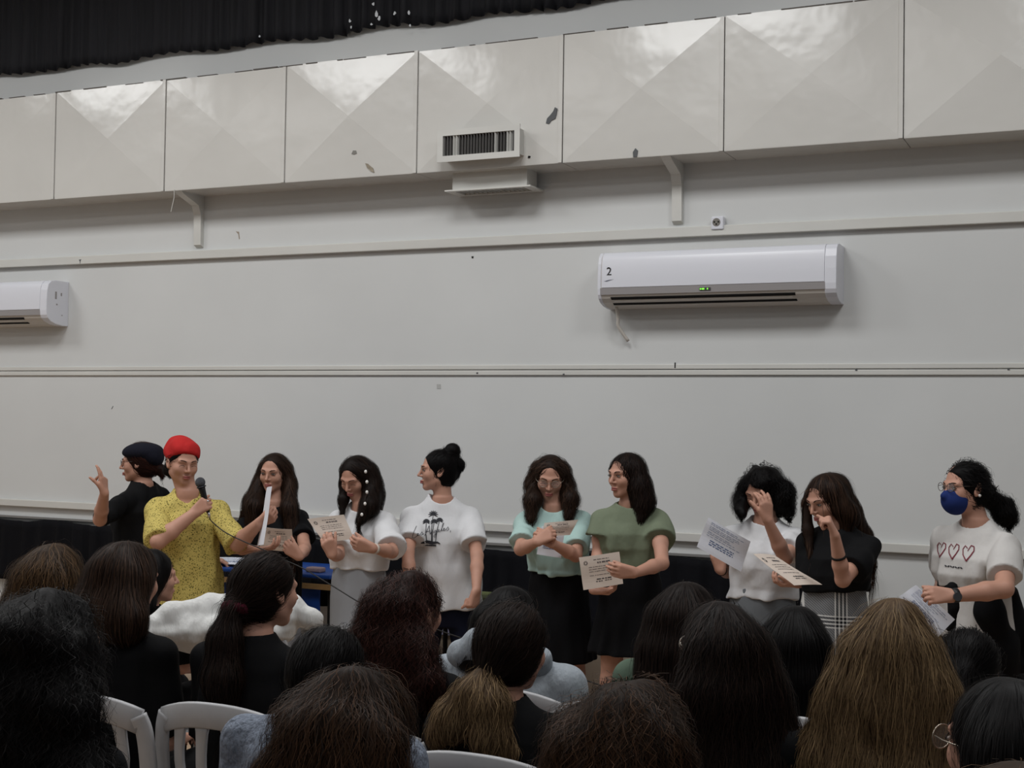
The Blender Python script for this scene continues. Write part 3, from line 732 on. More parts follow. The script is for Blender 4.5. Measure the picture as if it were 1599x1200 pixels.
    def top(s, m, hem, arms=(), rx=.16, ry=.115, hrx=None, hry=None, frac=.55, sr=(.050, .058), collar=(.068, .02), name='shirt', seed=1, fold=(.02, 7, 1.0), wob=(.006, 24), h=.006, sh_w=.148, belly=0.0, cut=True, neck_fwd=.02, extra=None):
        """shirt: torso tube from shoulders to hem (world z), sleeves covering `frac` of each upper arm"""
        k = s.k; z = s.neck[2]; S = Shape(); hrx = hrx or rx; hry = hry or ry
        tab = [(z+.012*k, .060*k, .058*k), (z-.018*k, .076*k, .064*k), (z-.05*k, .108*k, .076*k), (z-.085*k, .140*k, .086*k, .004), (z-.14*k, (rx+.003)*k, ry*k*.95, .012), (z-.21*k, rx*k, ry*k, .014), (z-.31*k, (rx+hrx)/2*k*.97, (ry+hry)/2*k*.97, belly), (hem, hrx*k, hry*k, belly)]
        tab = [r for r in tab if r[0] >= hem]
        S.profile(s.neck, s.pel, s.l, s.f, tab, .03, fold)
        for sh, el in arms:
            L = np.linalg.norm(el-sh); fr = frac; e = sh+(el-sh)*min(fr, .98)
            S.cone(s.neck-ZU*.052*k+nrm((sh-s.neck)*A(1, 1, 0))*.05*k, sh, .045*k, sr[0]*k*.96, .03)
            if fr > 1: pass
            S.sleeve(sh, e, sr[0]*k, sr[1]*k, .022)
        if extra: extra(S)
        if wob: S.wobble(wob[0], wob[1], seed); S.wobble(.004, 55, seed+20, (1, 1, .4)); S.ops.append(('shift', (-.0045,)))
        if collar: S.ell(s.neck+ZU*(.035+collar[1]*0)*k+s.f*neck_fwd*k, (collar[0]*k, collar[0]*k, (.055+collar[1])*k), None, .006, 'sub')
        o = S.vol(h).build(name, m, s.root); s.top_obj = o; return o
    def skirt(s, m, ztop, zbot, r0, r1, fold=(.05, 9, 1.2), name='skirt', mid=None, h=.008, tilt=None):
        S = Shape(); rows = [(ztop, r0[0], r0[1])]
        hz = s.neck[2]-.43*s.k; hx_ = (max(r0[0]*1.1, .152*s.k), max(r0[1]*1.08, .118*s.k))
        if ztop-hz > .06: rows.append((hz+.06, hx_[0]*.98, hx_[1]*.98)); rows.append((hz-.04, hx_[0]*1.02, hx_[1]*1.04))
        rows.append((zbot, r1[0], r1[1]))
        S.profile(s.pel+ZU*.3, s.pel, s.l, s.f, rows, .02, fold); return S.vol(h).build(name, m, s.root)
    def trousers(s, m, ztop, r=(.15, .11), leg=(.085, .06), h=.008, name='trousers'):
        k = s.k; S = Shape(); S.profile(s.neck, s.pel, s.l, s.f, [(ztop, r[0]*k, r[1]*k), (s.pel[2]-.06*k, r[0]*k*1.03, r[1]*k), (s.pel[2]-.11*k, r[0]*.8*k, r[1]*.9*k)], .03)
        for sg in (1, -1):
            hp = s.pel+s.l*sg*s.spread*k-ZU*.04*k; an = A(hp[0], hp[1], .07)+s.l*sg*s.stance; kn = (hp+an)/2+s.f*.015+A(0, 0, .02)
            S.chain([hp, kn], [leg[0]*k, leg[1]*k], .03); S.sleeve(kn, an, leg[1]*k, leg[1]*k*.85, .02)
        S.wobble(.004, 30, 3); return S.vol(h).build(name, m, s.root)
    def hair(s, S, m, n=1800, length=(.08, .22), width=.0016, flow=None, wave=(0.0, .05), h=.006, lift=(.0005, .005), steps=9, seed=0, name='hair', fly=.0, frizz=0.0, clear=True, base_t=(.05, .45)):
        vol = S.vol(h, .03); bv, bf = vol.nets(1); rg = np.random.RandomState(seed+11)
        st = bv[rg.randint(0, len(bv), n)]+rg.normal(size=(n, 3))*h*.3
        L = rg.uniform(length[0], length[1], n); ds = L/(steps-1); ph = rg.uniform(0, 6.28, n); P = st.copy(); out = []; nor = []
        lf = rg.uniform(lift[0], lift[1], n); lf[rg.rand(n) < fly] += rg.uniform(.004, .014)
        pd = None
        for i in range(steps):
            d = vol.sample(P); N = vol.grad(P); near = (np.abs(d) < .028)
            P = P-np.where(near, np.clip(d-lf, -.006, .006), 0)[:, None]*N
            out.append(P.copy()); nor.append(N.copy())
            D = flow(P) if flow else np.tile(A(0, 0, -1.), (n, 1))
            D = D-N*(np.sum(D*N, 1)*near)[:, None]+rg.normal(size=(n, 3))*.06
            D = D/(np.linalg.norm(D, axis=1, keepdims=True)+1e-6)
            if pd is not None: D = .5*D+.5*pd; D /= np.linalg.norm(D, axis=1, keepdims=True)+1e-6
            pd = D; P = P+D*ds[:, None]
        O = np.stack(out, 1); N = np.stack(nor, 1)                     # n, steps, 3
        T = np.gradient(O, axis=1); T /= np.linalg.norm(T, axis=2, keepdims=True)+1e-9
        B = np.cross(T, N); B /= np.linalg.norm(B, axis=2, keepdims=True)+1e-9
        sarc = np.arange(steps)[None, :]*ds[:, None]
        if wave[0]:
            am = wave[0]*rg.uniform(.5, 1.3, n)[:, None]*np.clip(.35+sarc/.05, 0, 1); wl = wave[1]*rg.uniform(.75, 1.35, n)[:, None]
            O = O+B*(am*np.sin(2*math.pi*sarc/wl+ph[:, None]))[..., None]+N*(am*.6*(1+np.cos(2*math.pi*sarc/wl+ph[:, None])))[..., None]
        if frizz: O = O+rg.normal(size=O.shape)*frizz*np.linspace(.2, 1, steps)[None, :, None]
        Hh = getattr(s, 'H', None)
        if Hh is not None and clear:         # no strand crosses the face
            q = (O-Hh.c)/Hh.s; lx, ly, lz = q@Hh.r, q@Hh.f, q@Hh.u
            bad = (ly > .03) & ((lx/.068)**2+((ly-.116)/.086)**2+((lz+.042)/.106)**2 < 1); bad = np.maximum.accumulate(bad, axis=1)
            first = np.argmax(bad, axis=1); anyb = bad.any(axis=1); last = O[np.arange(n), np.maximum(first-1, 0)]
            O = np.where((bad & anyb[:, None])[..., None], last[:, None, :], O)
        hw = width*.5*rg.uniform(.6, 1.4, n)[:, None]*np.interp(np.arange(steps)/(steps-1), [0, .15, .7, 1], [.35, 1, .9, .1])[None, :]
        V = np.stack([O-B*hw[..., None], O+B*hw[..., None]], 2).reshape(-1, 3)      # n*steps*2
        i0 = (np.arange(n)[:, None]*steps+np.arange(steps-1)[None, :])*2; i0 = i0.ravel()
        q = np.stack([i0, i0+1, i0+3, i0+2], 1)+len(bv)
        me = raw_mesh(name, off(np.concatenate([bv, V]), s.root), np.concatenate([bf, q]))
        tint = np.concatenate([base_t[0]+.25*rg.rand(len(bv))*base_t[1], np.repeat(np.clip(rg.beta(1.6, 2.4, n)+.05*rg.normal(size=n), 0, 1), steps*2)]).astype(np.float32)
        a = me.attributes.new('tint', 'FLOAT', 'POINT'); a.data.foreach_set('value', tint)
        return link(name, me, m, s.root, True)
    def glasses(s, wire, r=.019, style='round', y=.096, z=-.001, lens=True):
        H = s.H; q = H.s; g = MB(); ww = .0013*q
        def rim(sg):
            n = 20; return [H.w(sg*.032+r*1.12*math.cos(2*math.pi*i/n), y-.25*abs(sg*.032+r*1.12*math.cos(2*math.pi*i/n))**2*8, z+r*.92*math.sin(2*math.pi*i/n)) for i in range(n+1)]
        g = MB(); 
        for sg in (-1, 1): g.tube(rim(sg), ww, 6)
        g.tube([H.w(-.011, y, z+.004), H.w(0, y+.003, z+.007), H.w(.011, y, z+.004)], ww, 6)
        for sg in (-1, 1): g.tube([H.w(sg*.053, y-.008, z+.004), H.w(sg*.068, y-.04, z+.005), H.w(sg*.076, -.005, z+.004), H.w(sg*.075, -.02, z-.012)], ww, 6)
        o = g.build('glasses', wire, s.root, True)
        if lens:
            for sg in (-1, 1):
                MB().prism(rim(sg)[:-1], H.f*.0008*q).build('lens', M_lens, o)
        return o

# colours of hair
HAIR = {'black': hair_mat('black_hair', (7, 6, 7), (21, 17, 17), .42), 'dark': hair_mat('dark_brown_hair', (15, 10, 9), (46, 33, 27)),
        'brown': hair_mat('brown_hair', (23, 15, 12), (72, 52, 40)), 'red': hair_mat('auburn_hair', (22, 12, 10), (71, 40, 33)),
        'blond': hair_mat('dark_blond_hair', (69, 53, 38), (144, 119, 86)), 'light': hair_mat('light_brown_hair', (31, 22, 15), (107, 81, 55)),
        'wavy': hair_mat('wavy_brown_hair', (21, 14, 10), (83, 58, 40))}
def flow_down(H, part=None, swirl=.5):
    """hair falls from the crown (or from a middle part) straight down"""
    top = H.w(0, -.02, .10)
    def f(P):
        q = P-top; loc = np.stack([q@H.r, q@H.f, q@H.u], 1); D = np.tile(A(0, 0, -1.), (len(P), 1))
        wgt = np.exp(-((np.linalg.norm(P-H.c, axis=1)-.10)/.05)**2)*np.clip(((P-H.c)@H.u+.03)/.08, 0, 1)
        if part: side = np.sign(loc[:, 0])[:, None]*H.r*1.2-H.f*.35*(1 if part > 0 else 0)
        else: side = (loc[:, :1]*H.r+loc[:, 1:2]*H.f)/(np.linalg.norm(loc[:, :2], axis=1, keepdims=True)+.01)*1.1
        return D+side*wgt[:, None]
    return f
def flow_tie(H, tie, r=.035):
    """scalp hair combed to the tie point, tail falls down"""
    tie = np.asarray(tie, float)
    def f(P):
        q = tie-P; d = np.linalg.norm(q, axis=1, keepdims=True); onhead = (np.linalg.norm(P-H.c, axis=1, keepdims=True) < .135*H.s) & (d > r)
        return np.where(onhead, q/(d+1e-6), np.tile(A(0, 0, -1.), (len(P), 1)))
    return f

# ------------------------------------------------------------------ papers
M_cream = mat('cream_certificate', (214, 200, 188), .7, .2, var=(14, .04)); M_white = mat('white_paper', (230, 234, 244), .7, .2)
M_ink = mat('grey_ink', (104, 98, 98), .8, .1); M_inkd = mat('dark_ink', (58, 56, 60), .8, .1); M_inkb = mat('blue_ink', (74, 98, 142), .8, .1)
def paper(name, label, quad, m, ink='cert', bend=.01, seed=0, group=None, cat='paper', flip=False):
    """quad: four world corners TL TR BR BL; gently curved sheet with printed lines on the side that faces the camera"""
    TL, TR, BR, BL = [np.asarray(p, float) for p in quad]; n = nrm(np.cross(TR-TL, BL-TL))
    if n@(CAM-TL) < 0: n = -n
    if flip: n = -n
    r = empty(name, (TL+TR+BR+BL)/4); prop(r, label, cat, group); nx, ny = 12, 10
    def at(u, v, lift=0.0):
        p = (TL*(1-u)+TR*u)*(1-v)+(BL*(1-u)+BR*u)*v
        return p+n*(bend*math.sin(math.pi*u)*(1-.4*v)+.3*bend*math.sin(2.2*math.pi*v+seed)+lift)
    vs = [at(i/nx, j/ny) for j in range(ny+1) for i in range(nx+1)]; w_ = nx+1
    fs = [(j*w_+i, j*w_+i+1, (j+1)*w_+i+1, (j+1)*w_+i) for j in range(ny) for i in range(nx)]
    o = MB().add(vs, fs).build('sheet', m, r, False); so = o.modifiers.new('thick', 'SOLIDIFY'); so.thickness = .0008; so.offset = 0
    rg = random.Random(seed+5)
    def bars(rows, mm, nm):
        k = MB()
        for (u0, u1, v0, v1) in rows:
            c = max(2, int((u1-u0)*24)); us = [u0+(u1-u0)*i/c for i in range(c+1)]
            k.add([at(u, v0, .0014) for u in us]+[at(u, v1, .0014) for u in us], [(i, i+1, c+2+i, c+1+i) for i in range(c)])
        ob = k.build(nm, mm, r); prop(ob, kind='stuff'); return ob
    rows = []
    def line(v, u0, u1, hgt, brk=.06):
        u = u0
        while u < u1:
            l = rg.uniform(.03, .11); rows.append((u, min(u+l, u1), v, v+hgt)); u += l+rg.uniform(.012, .025)
    if ink == 'cert':
        line(.12, .34, .72, .018)
        line(.2, .42, .74, .045); 
        for v in (.34, .41, .48, .6): line(v, .2, .82, .014)
        bars(rows, M_ink, 'printed_lines'); rows = []
        line(.72, .36, .74, .03); line(.79, .34, .5, .026); line(.79, .56, .74, .02)
        bars(rows, M_inkd, 'signature_lines')
        k = MB()                             # round emblem in the corner
        for a in range(8):
            t0 = 2*math.pi*a/8; pts = [(.14+.055*math.cos(t0+e)*q_, .2+.075*math.sin(t0+e)*q_) for e, q_ in ((0, .45), (.25, 1), (.55, .9), (.6, .4))]
            k.add([at(u, v, .0014) for u, v in pts], [(0, 1, 2, 3)])
        prop(k.build('emblem', M_inkd, r), kind='stuff')
    elif ink == 'letter':
        for v in (.08, .13, .2, .25, .3, .38, .43, .5): line(v, .1, .1+rg.uniform(.45, .8), .012)
        bars(rows, M_inkb, 'handwriting'); rows = []
        for v in (.60, .66, .72): line(v, .2, .75, .026)
        bars(rows, M_inkb, 'signature')
    return r
def stroke_print(name, surf, root, m, strokes, origin, ux, uy, view, lift=.003):
    """lays thin polylines (in metres, u right, v up) on the surface of a garment by casting along -view"""
    me = surf.data; o = np.zeros(3); q = surf
    while q is not None: o += np.array(q.location); q = q.parent
    vs = np.empty(len(me.vertices)*3, np.float32); me.vertices.foreach_get('co', vs); vs = vs.reshape(-1, 3)+o
    bv = BVHTree.FromPolygons([tuple(p) for p in vs], [tuple(p.vertices) for p in me.polygons]); k = MB()
    def hit(u, v):
        p = origin+ux*u+uy*v; r = bv.ray_cast(Vector(p+view*.5), Vector(-view)); return (np.array(r[0])+view*lift) if r[0] is not None else p
    for pts, wd in strokes:
        pts = [np.array(p, float) for p in pts]; res = []
        for a, b in zip(pts[:-1], pts[1:]):
            c = max(1, int(np.linalg.norm(b-a)/.006)); res += [a+(b-a)*i/c for i in range(c)]
        res.append(pts[-1]); L = []; R_ = []
        for i, p in enumerate(res):
            tg = nrm(np.append(res[min(i+1, len(res)-1)]-res[max(i-1, 0)], 0))[:2]; nn = np.array([-tg[1], tg[0]])
            w2 = (wd if np.isscalar(wd) else np.interp(i/(len(res)-1), np.linspace(0, 1, len(wd)), wd))/2
            L.append(hit(*(p+nn*w2))); R_.append(hit(*(p-nn*w2)))
        c = len(res); k.add(L+R_, [(i, i+1, c+i+1, c+i) for i in range(c-1)])
    ob = k.build(name, m, root); return prop(ob, kind='stuff')
# ------------------------------------------------------------------ standing people
def hd(d, n, tdir, **kw):
    d = nrm(d); n = nrm(np.asarray(n)-d*(np.asarray(n)@d)); sd = 1 if np.cross(d, n)@np.asarray(tdir) > 0 else -1
    return dict(d=d, n=n, side=sd, **kw)
def cloth(name, col, wr=.5, sc=9, rough=.85, var=None): return mat(name, col, rough, .15, bump=(sc, wr, (1, 1, .55), .022), var=var)
C_white = cloth('white_cotton', (208, 208, 210)); C_white2 = cloth('off_white_cotton', (196, 193, 190)); C_black = cloth('black_cotton', (13, 13, 15))
C_blacksk = cloth('black_skirt_fabric', (9, 9, 12)); C_grey = cloth('grey_skirt_fabric', (150, 153, 158), .25); C_grey2 = cloth('dark_grey_skirt_fabric', (108, 112, 116), .3)
C_mint = cloth('mint_cotton', (166, 192, 187), .55); C_olive = cloth('olive_cotton', (112, 121, 101), .6); C_navy = cloth('navy_denim', (20, 24, 42), .4)
C_red = cloth('red_headscarf_fabric', (178, 40, 40), .6, 14); C_beret = cloth('navy_beret_fabric', (22, 23, 34), .4, 20)
def spots(name, base, ink):
    m = mat(name, base, .8, .15, bump=(9, .6, None, .012)); nt = m.node_tree; b = nt.nodes['Principled BSDF']; tc = [n for n in nt.nodes if n.type == 'TEX_COORD'][0]
    col = None
    for sc, th in ((85, .3), (150, .27)):
        v = nt.nodes.new('ShaderNodeTexVoronoi'); v.inputs['Scale'].default_value = sc; nt.links.new(tc.outputs['Object'], v.inputs['Vector'])
        c = nt.nodes.new('ShaderNodeMath'); c.operation = 'LESS_THAN'; c.inputs[1].default_value = th; nt.links.new(v.outputs['Distance'], c.inputs[0])
        mx = nt.nodes.new('ShaderNodeMix'); mx.data_type = 'RGBA'; mx.inputs[6].default_value = lin(base)+(1,); mx.inputs[7].default_value = lin(ink)+(1,)
        if col: nt.links.new(col, mx.inputs[6])
        nt.links.new(c.outputs[0], mx.inputs[0]); col = mx.outputs[2]
    nt.links.new(col, b.inputs['Base Color']); return m
C_yel = spots('yellow_speckled_cotton', (194, 176, 100), (108, 100, 50))
def plaid(name, ud):
    m = mat(name, (120, 122, 124), .85, .15); nt = m.node_tree; b = nt.nodes['Principled BSDF']; tc = [n for n in nt.nodes if n.type == 'TEX_COORD'][0]
    def mth(op, a, bb=None):
        n = nt.nodes.new('ShaderNodeMath'); n.operation = op
        for i, x in enumerate((a, bb)):
            if x is None: continue
            if isinstance(x, (int, float)): n.inputs[i].default_value = x
            else: nt.links.new(x, n.inputs[i])
        return n.outputs[0]
    def dot(v):
        n = nt.nodes.new('ShaderNodeVectorMath'); n.operation = 'DOT_PRODUCT'; n.inputs[1].default_value = tuple(v); nt.links.new(tc.outputs['Object'], n.inputs[0]); return n.outputs['Value']
    u = dot(ud); z = dot((0, 0, 1))
    def band(x, per, ofs, lines):            # 1 inside any of the thin lines of the repeat
        f = mth('FRACT', mth('ADD', mth('DIVIDE', x, per), ofs+10)); out = None
        for a, w_ in lines:
            d = mth('LESS_THAN', mth('ABSOLUTE', mth('SUBTRACT', f, a)), w_/2); out = d if out is None else mth('MAXIMUM', out, d)
        return out
    wl = [(.1, .035), (.2, .035), (.3, .035), (.4, .035)]; bl = [(.15, .05), (.25, .05), (.35, .05)]
    W = mth('MAXIMUM', band(u, .155, .25, wl), band(z, .155, 0, wl)); K = mth('MULTIPLY', mth('ADD', band(u, .155, .25, bl), band(z, .155, 0, bl)), .5)
    # dark checks where the dark lines of the two directions meet, thin weave elsewhere
    fine = band(mth('ADD', u, z), .011, 0, [(.5, .45)])
    def mix(fac, a, bcol):
        n = nt.nodes.new('ShaderNodeMix'); n.data_type = 'RGBA'; nt.links.new(fac, n.inputs[0])
        if isinstance(a, tuple): n.inputs[6].default_value = lin(a)+(1,)
        else: nt.links.new(a, n.inputs[6])
        n.inputs[7].default_value = lin(bcol)+(1,); return n.outputs[2]
    c = mix(fine, (132, 134, 136), (96, 98, 102)); c = mix(W, c, (206, 206, 204)); c = mix(K, c, (18, 18, 22)); nt.links.new(c, b.inputs['Base Color']); return m
GRP = None
def zat(P, u, v): return P.px(u, v)[2]

# --- woman with navy beret, arm raised
p = Person('person in black top and dark navy beret with one arm raised, behind the speaker', t_at_y(222, 800, 6.12), group=GRP)
p.torso(p.px(224, 757), 222, 118, 1.06); H = head_cam(p.px(217, 722), 84, 4, 0, 1.0); p.head(H, eyes='closed')
e = p.reach(p.shL, 156, 812, .27); w_ = p.reach(e, 163, 771, .225)
p.arm(p.shL, e, w_, 1, hd(cv(-.1, 1, 0), cv(-.9, .1, -.2), cv(.2, .3, 1), curl=((5, 8, 5), (12, 15, 10), (60, 60, 40), (65, 60, 40)), thumb=(35, 30), spread=.2))
e2 = p.px(300, 858, -.10); w2 = p.px(327, 872, -.12); p.arm(p.shR, e2, w2, 1, hd(cv(1, -.2, 0), cv(0, -1, 0), cv(0, 0, 1), curl=(20, 25, 15)))
p.legs(); p.finish_skin()
p.top(C_black, p.pel[2]-.02, [(p.shL, e), (p.shR, e2)], rx=.165, ry=.13, frac=.95, sr=(0.047, 0.046), collar=(.062, .02), neck_fwd=-.01)
p.skirt(C_blacksk, p.pel[2]+.12, .28, (.15, .12), (.2, .17))
S = Shape(); add_cap(S, H, .012); tl = H.w(0, -.085, -.035); S.chain([H.w(0, -.07, -.02), H.w(0, -.115, -.05), H.w(.0, -.125, -.085)], [.035, .03, .016], .02)
p.hair(S, HAIR['red'], 900, (.04, .12), .002, flow_tie(H, tl), (.004, .04))
S = Shape(); S.ell(H.w(0, -.022, .056), (.094, .112, .06), H.axes(), .02); S.ell(H.w(0, -.082, .024), (.082, .06, .06), H.axes(), .03); S.cut(H.w(0, .07, .032), -H.u+.5*H.f, .02); S.wobble(.004, 40, 2); S.vol(.005).build('beret', C_beret, p.root)
p.glasses(M_darkwire, .017, z=.002)

# --- speaker in the yellow tunic with the red headscarf
p = Person('person in yellow speckled tunic and red headscarf speaking into a microphone', t_at_y(290, 800, 5.75), group=GRP)
p.torso(p.px(293, 770), 296, -14, 1.08); H = head_cam(p.px(285, 722), -34, 10, 3, 1.04); p.head(H, eyes='closed', slim=1.06, neck_r=.05)
e = p.reach(p.shR, 247, 846, .265); w_ = p.reach(e, 303, 802, .225)
hm = hd(cv(.72, .62, .1), cv(.15, -.1, -1), cv(-.5, .8, 0), curl=(62, 85, 50), thumb=(12, 40))
p.arm(p.shR, e, w_, 1.12, hm); MIC_T = p.t; MIC_W = w_; MIC_P = p
e2 = p.reach(p.shL, 371, 850, .265); w2 = p.reach(e2, 404, 818, .21)
h2 = hd(cv(.85, .45, .2), cv(-.3, .5, -.8), cv(-.3, .8, .3), curl=(48, 52, 30), thumb=(20, 35)); p.arm(p.shL, e2, w2, 1.12, h2)
p.legs(); p.finish_skin()
hemz = .40
def ex(S):
    for sh, el, f0 in ((p.shR, e, 1.0), (p.shL, e2, .98)): S.sleeve(sh+(el-sh)*.5, sh+(el-sh)*.97, .054, .068, .02)
    S.cone(p.neck+p.f*.085-ZU*.01, p.neck+p.f*.13-ZU*.125, .036, .004, .008, 'sub')
p.top(C_yel, hemz, [(p.shR, e), (p.shL, e2)], rx=.142, ry=.125, hrx=.16, hry=.14, frac=.75, sr=(0.052, 0.056), collar=(.060, .045), neck_fwd=.03, name='tunic', wob=(.006, 24), fold=(.035, 8, 1.0), extra=ex)
S = Shape(); S.chain([H.w(.01, -.08, -.04), H.w(.02, -.105, -.062)], [.034, .04], .02); add_cap(S, H, .005)
p.hair(S, HAIR['black'], 700, (.03, .08), .002, flow_tie(H, H.w(0, -.1, -.04)), (.004, .03))
S = Shape(); S.ell(H.w(0, -.016, .050), (.087, .106, .078), H.axes(), .02); S.ell(H.w(0, -.07, .045), (.074, .062, .075), H.axes(), .03)
S.cut(H.w(0, .085, .066), -.82*H.u+.57*H.f, .012); S.wobble(.0035, 60, 5); S.vol(.005).build('headscarf', C_red, p.root)
SPK = p; PAP1 = (w2, e2)
# ring on the microphone hand
MB().ball(w_+cv(.72, .62, .1)*.1+TOC*.014, .006, None, 8, 6).build('ring', mat('silver', (200, 200, 205), .25, .5, metal=1), p.root, True)

# --- girl in black T-shirt with long brown hair
p = Person('person in black T-shirt with very long brown hair reading beside the speaker', t_at_y(428, 800, 6.15), group=GRP)
p.torso(p.px(429, 786), 425, 4, 1.0); H = head_cam(p.px(428, 738), 14, 6, 2, .97); p.head(H)
e = p.reach(p.shR, 365, 856, .25); w_ = p.reach(e, 404, 860, .2); p.arm(p.shR, e, w_, .95, hd(cv(1, .25, .1), cv(.1, 1, -.2), cv(0, .6, -1), curl=(25, 35, 20), thumb=(40, 10)))
e2 = p.reach(p.shL, 476, 856, .25); w2 = p.reach(e2, 468, 870, .2); p.arm(p.shL, e2, w2, .95, hd(cv(-.75, .6, .2), cv(-.3, .3, -1), cv(-.3, .8, .2), curl=(40, 55, 30), thumb=(25, 25)))
p.legs(); p.finish_skin()
p.top(C_black, p.pel[2]+.02, [(p.shR, e), (p.shL, e2)], rx=.155, ry=.115, frac=.62, sr=(0.047, 0.055))
p.skirt(cloth('pale_grey_skirt_fabric', (168, 170, 176), .25), p.pel[2]+.05, .3, (.135, .11), (.17, .15))
S = Shape(); add_cap(S, H, .006, hairline=.010)
S.chain([H.w(.066, -.025, .02), H.w(.085, -.02, -.07), p.px(398, 790, .09), p.px(388, 826, .11)], [.032, .038, .045, .02], .03)
S.chain([H.w(.06, -.03, -.02), p.px(395, 785, .02), p.px(384, 806, .03)], [.04, .05, .03], .03)
S.chain([H.w(-.066, -.025, .02), H.w(-.085, -.02, -.07), p.px(452, 794, .10), p.px(458, 842, .13), p.px(459, 862, .13)], [.03, .036, .042, .034, .012], .03)
p.hair(S, HAIR['brown'], 2200, (.08, .25), .002, flow_down(H, 1), (.004, .07))
G3 = p

# --- girl in white T-shirt with grey skirt and hair pins
p = Person('person in white T-shirt and long grey skirt with white hair pins reading a certificate', t_at_y(560, 800, 5.95), group=GRP)
p.torso(p.px(566, 790), 560, 26, 1.0); H = head_cam(p.px(556, 745), 28, 26, 2, .96); p.head(H, eyes='closed')
e = p.reach(p.shL, 612, 862, .25); w_ = p.reach(e, 583, 857, .2); p.arm(p.shL, e, w_, .95, hd(cv(-1, .22, .1), cv(0, .3, -1), cv(-.2, 1, 0), curl=(25, 40, 25), thumb=(20, 15)))
e2 = p.reach(p.shR, 528, 866, .25, True); w2 = p.reach(e2, 519, 868, .2); p.arm(p.shR, e2, w2, .95, hd(cv(-.3, .85, .25), cv(-.1, .2, -1), cv(.4, .8, 0), curl=(35, 50, 30), thumb=(25, 20)))
p.legs(); p.finish_skin()
p.top(C_white, zat(p, 560, 887), [(p.shL, e), (p.shR, e2)], rx=.16, ry=.12, frac=.86, sr=(0.052, 0.069), hrx=.15, hry=.125)
p.skirt(C_grey, zat(p, 560, 887)+.05, .12, (.125, .11), (.15, .14), (.03, 6, 1.5))
S = Shape(); add_cap(S, H, .007, hairline=.008)
S.chain([H.w(.066, -.01, .03), H.w(.08, .0, -.05), p.px(537, 780, .02), p.px(534, 804, .05)], [.022, .024, .024, .012], .03)
S.chain([H.w(-.066, -.02, .03), H.w(-.085, -.01, -.05), p.px(577, 790, .1), p.px(561, 814, .15)], [.034, .042, .045, .018], .03)
S.chain([H.w(-.05, -.05, .0), p.px(585, 775, -.01), p.px(590, 797, .02)], [.05, .045, .02], .03)
p.hair(S, HAIR['dark'], 2000, (.07, .2), .002, flow_down(H, 1), (.005, .06))
for u, v in ((571, 737), (573, 753), (573, 769), (570, 787), (565, 804)):
    MB().ball(p.px(u, v, .175), (.0075, .0075, .009), None, 8, 6).build('hair_pin', mat('pearl_pin', (225, 222, 218), .3), p.root, True)
def band(P, a, b, f, r, wd, m, name):
    c = a+(b-a)*f; d = nrm(b-a); return MB().tube([c-d*wd/2, c+d*wd/2], r, 16).build(name, m, P.root, True)
band(p, e, w_, .93, .026, .018, mat('beaded_bracelet', (200, 188, 176), .4), 'bracelet')
G4 = p

# --- girl in the palm tree T-shirt
p = Person('person in white palm tree T-shirt with hair in a high bun, fist on table', t_at_y(690, 800, 6.22), group=GRP)
p.torso(p.px(691, 780), 697, 4, 1.04); H = head_cam(p.px(684, 735), 80, 0, 0, .97); p.head(H)
e = p.reach(p.shL, 745, 868, .265); w_ = p.reach(e, 744, 922, .205); p.arm(p.shL, e, w_, .92, hd(cv(-.15, -1, .1), cv(-.7, 0, -.6), cv(-.5, -.2, .8), curl=(75, 85, 45), thumb=(15, 40)))
e2 = p.reach(p.shR, 637, 862, .265); w2 = p.reach(e2, 641, 925, .215); p.arm(p.shR, e2, w2, .92, hd(cv(.1, -1, 0), cv(1, 0, 0), cv(0, 0, 1), curl=(30, 40, 25)))
p.legs(.09, stance=.03); p.finish_skin()
ts = p.top(C_white, zat(p, 696, 948), [(p.shL, e), (p.shR, e2)], rx=.162, ry=.118, hrx=.17, hry=.135, frac=.72, sr=(0.052, 0.065), collar=(.062, .012), fold=(.035, 6, 1.0), seed=4)
p.trousers(C_navy, zat(p, 696, 948)+.08, r=(.135, .105))
S = Shape(); add_cap(S, H, .008); S.ell(H.w(0, -.075, .105), (.042, .042, .042), H.axes(), .01); S.chain([H.w(0, -.08, .06), H.w(0, -.112, .03), H.w(0, -.10, -.03)], [.03, .028, .014], .02)
p.hair(S, HAIR['black'], 1300, (.03, .09), .0018, flow_tie(H, H.w(0, -.07, .09), .03), (.003, .04), fly=.08)
# print on the chest: four palm trees on an island with a handwritten line across
org = p.px(675, 825, .1); ux = nrm(RTH); uy = ZU; vw = TOC; px_ = p.t/F; st = []
def pp(u, v): return ((u-675)*px_, (825-v)*px_)
for (u, v, bu) in ((676, 804, 675), (666, 815, 668), (678, 815, 676), (686, 813, 681)):
    st.append(([pp(u, v), pp((u+bu)/2-1, (v+846)/2), pp(bu, 846)], (.0030, .0038)))
    for a in range(9):
        th = math.radians(-25+230*a/8); L = 8 if bu == 675 else 6
        st.append(([pp(u, v), pp(u+L*.6*math.cos(th), v-L*.6*math.sin(th)), pp(u+L*math.cos(th), v-L*.85*math.sin(th)+1)], (.005, .006, .001)))
st.append(([pp(659, 847), pp(668, 845), pp(676, 847), pp(684, 846), pp(688, 848)], (.006, .014, .018, .012, .004))); st.append(([pp(663, 851), pp(682, 851)], (.004, .008)))
stroke_print('palm_print', ts, p.root, mat('shirt_print_black', (40, 40, 46), .8), st, org, ux, uy, vw)
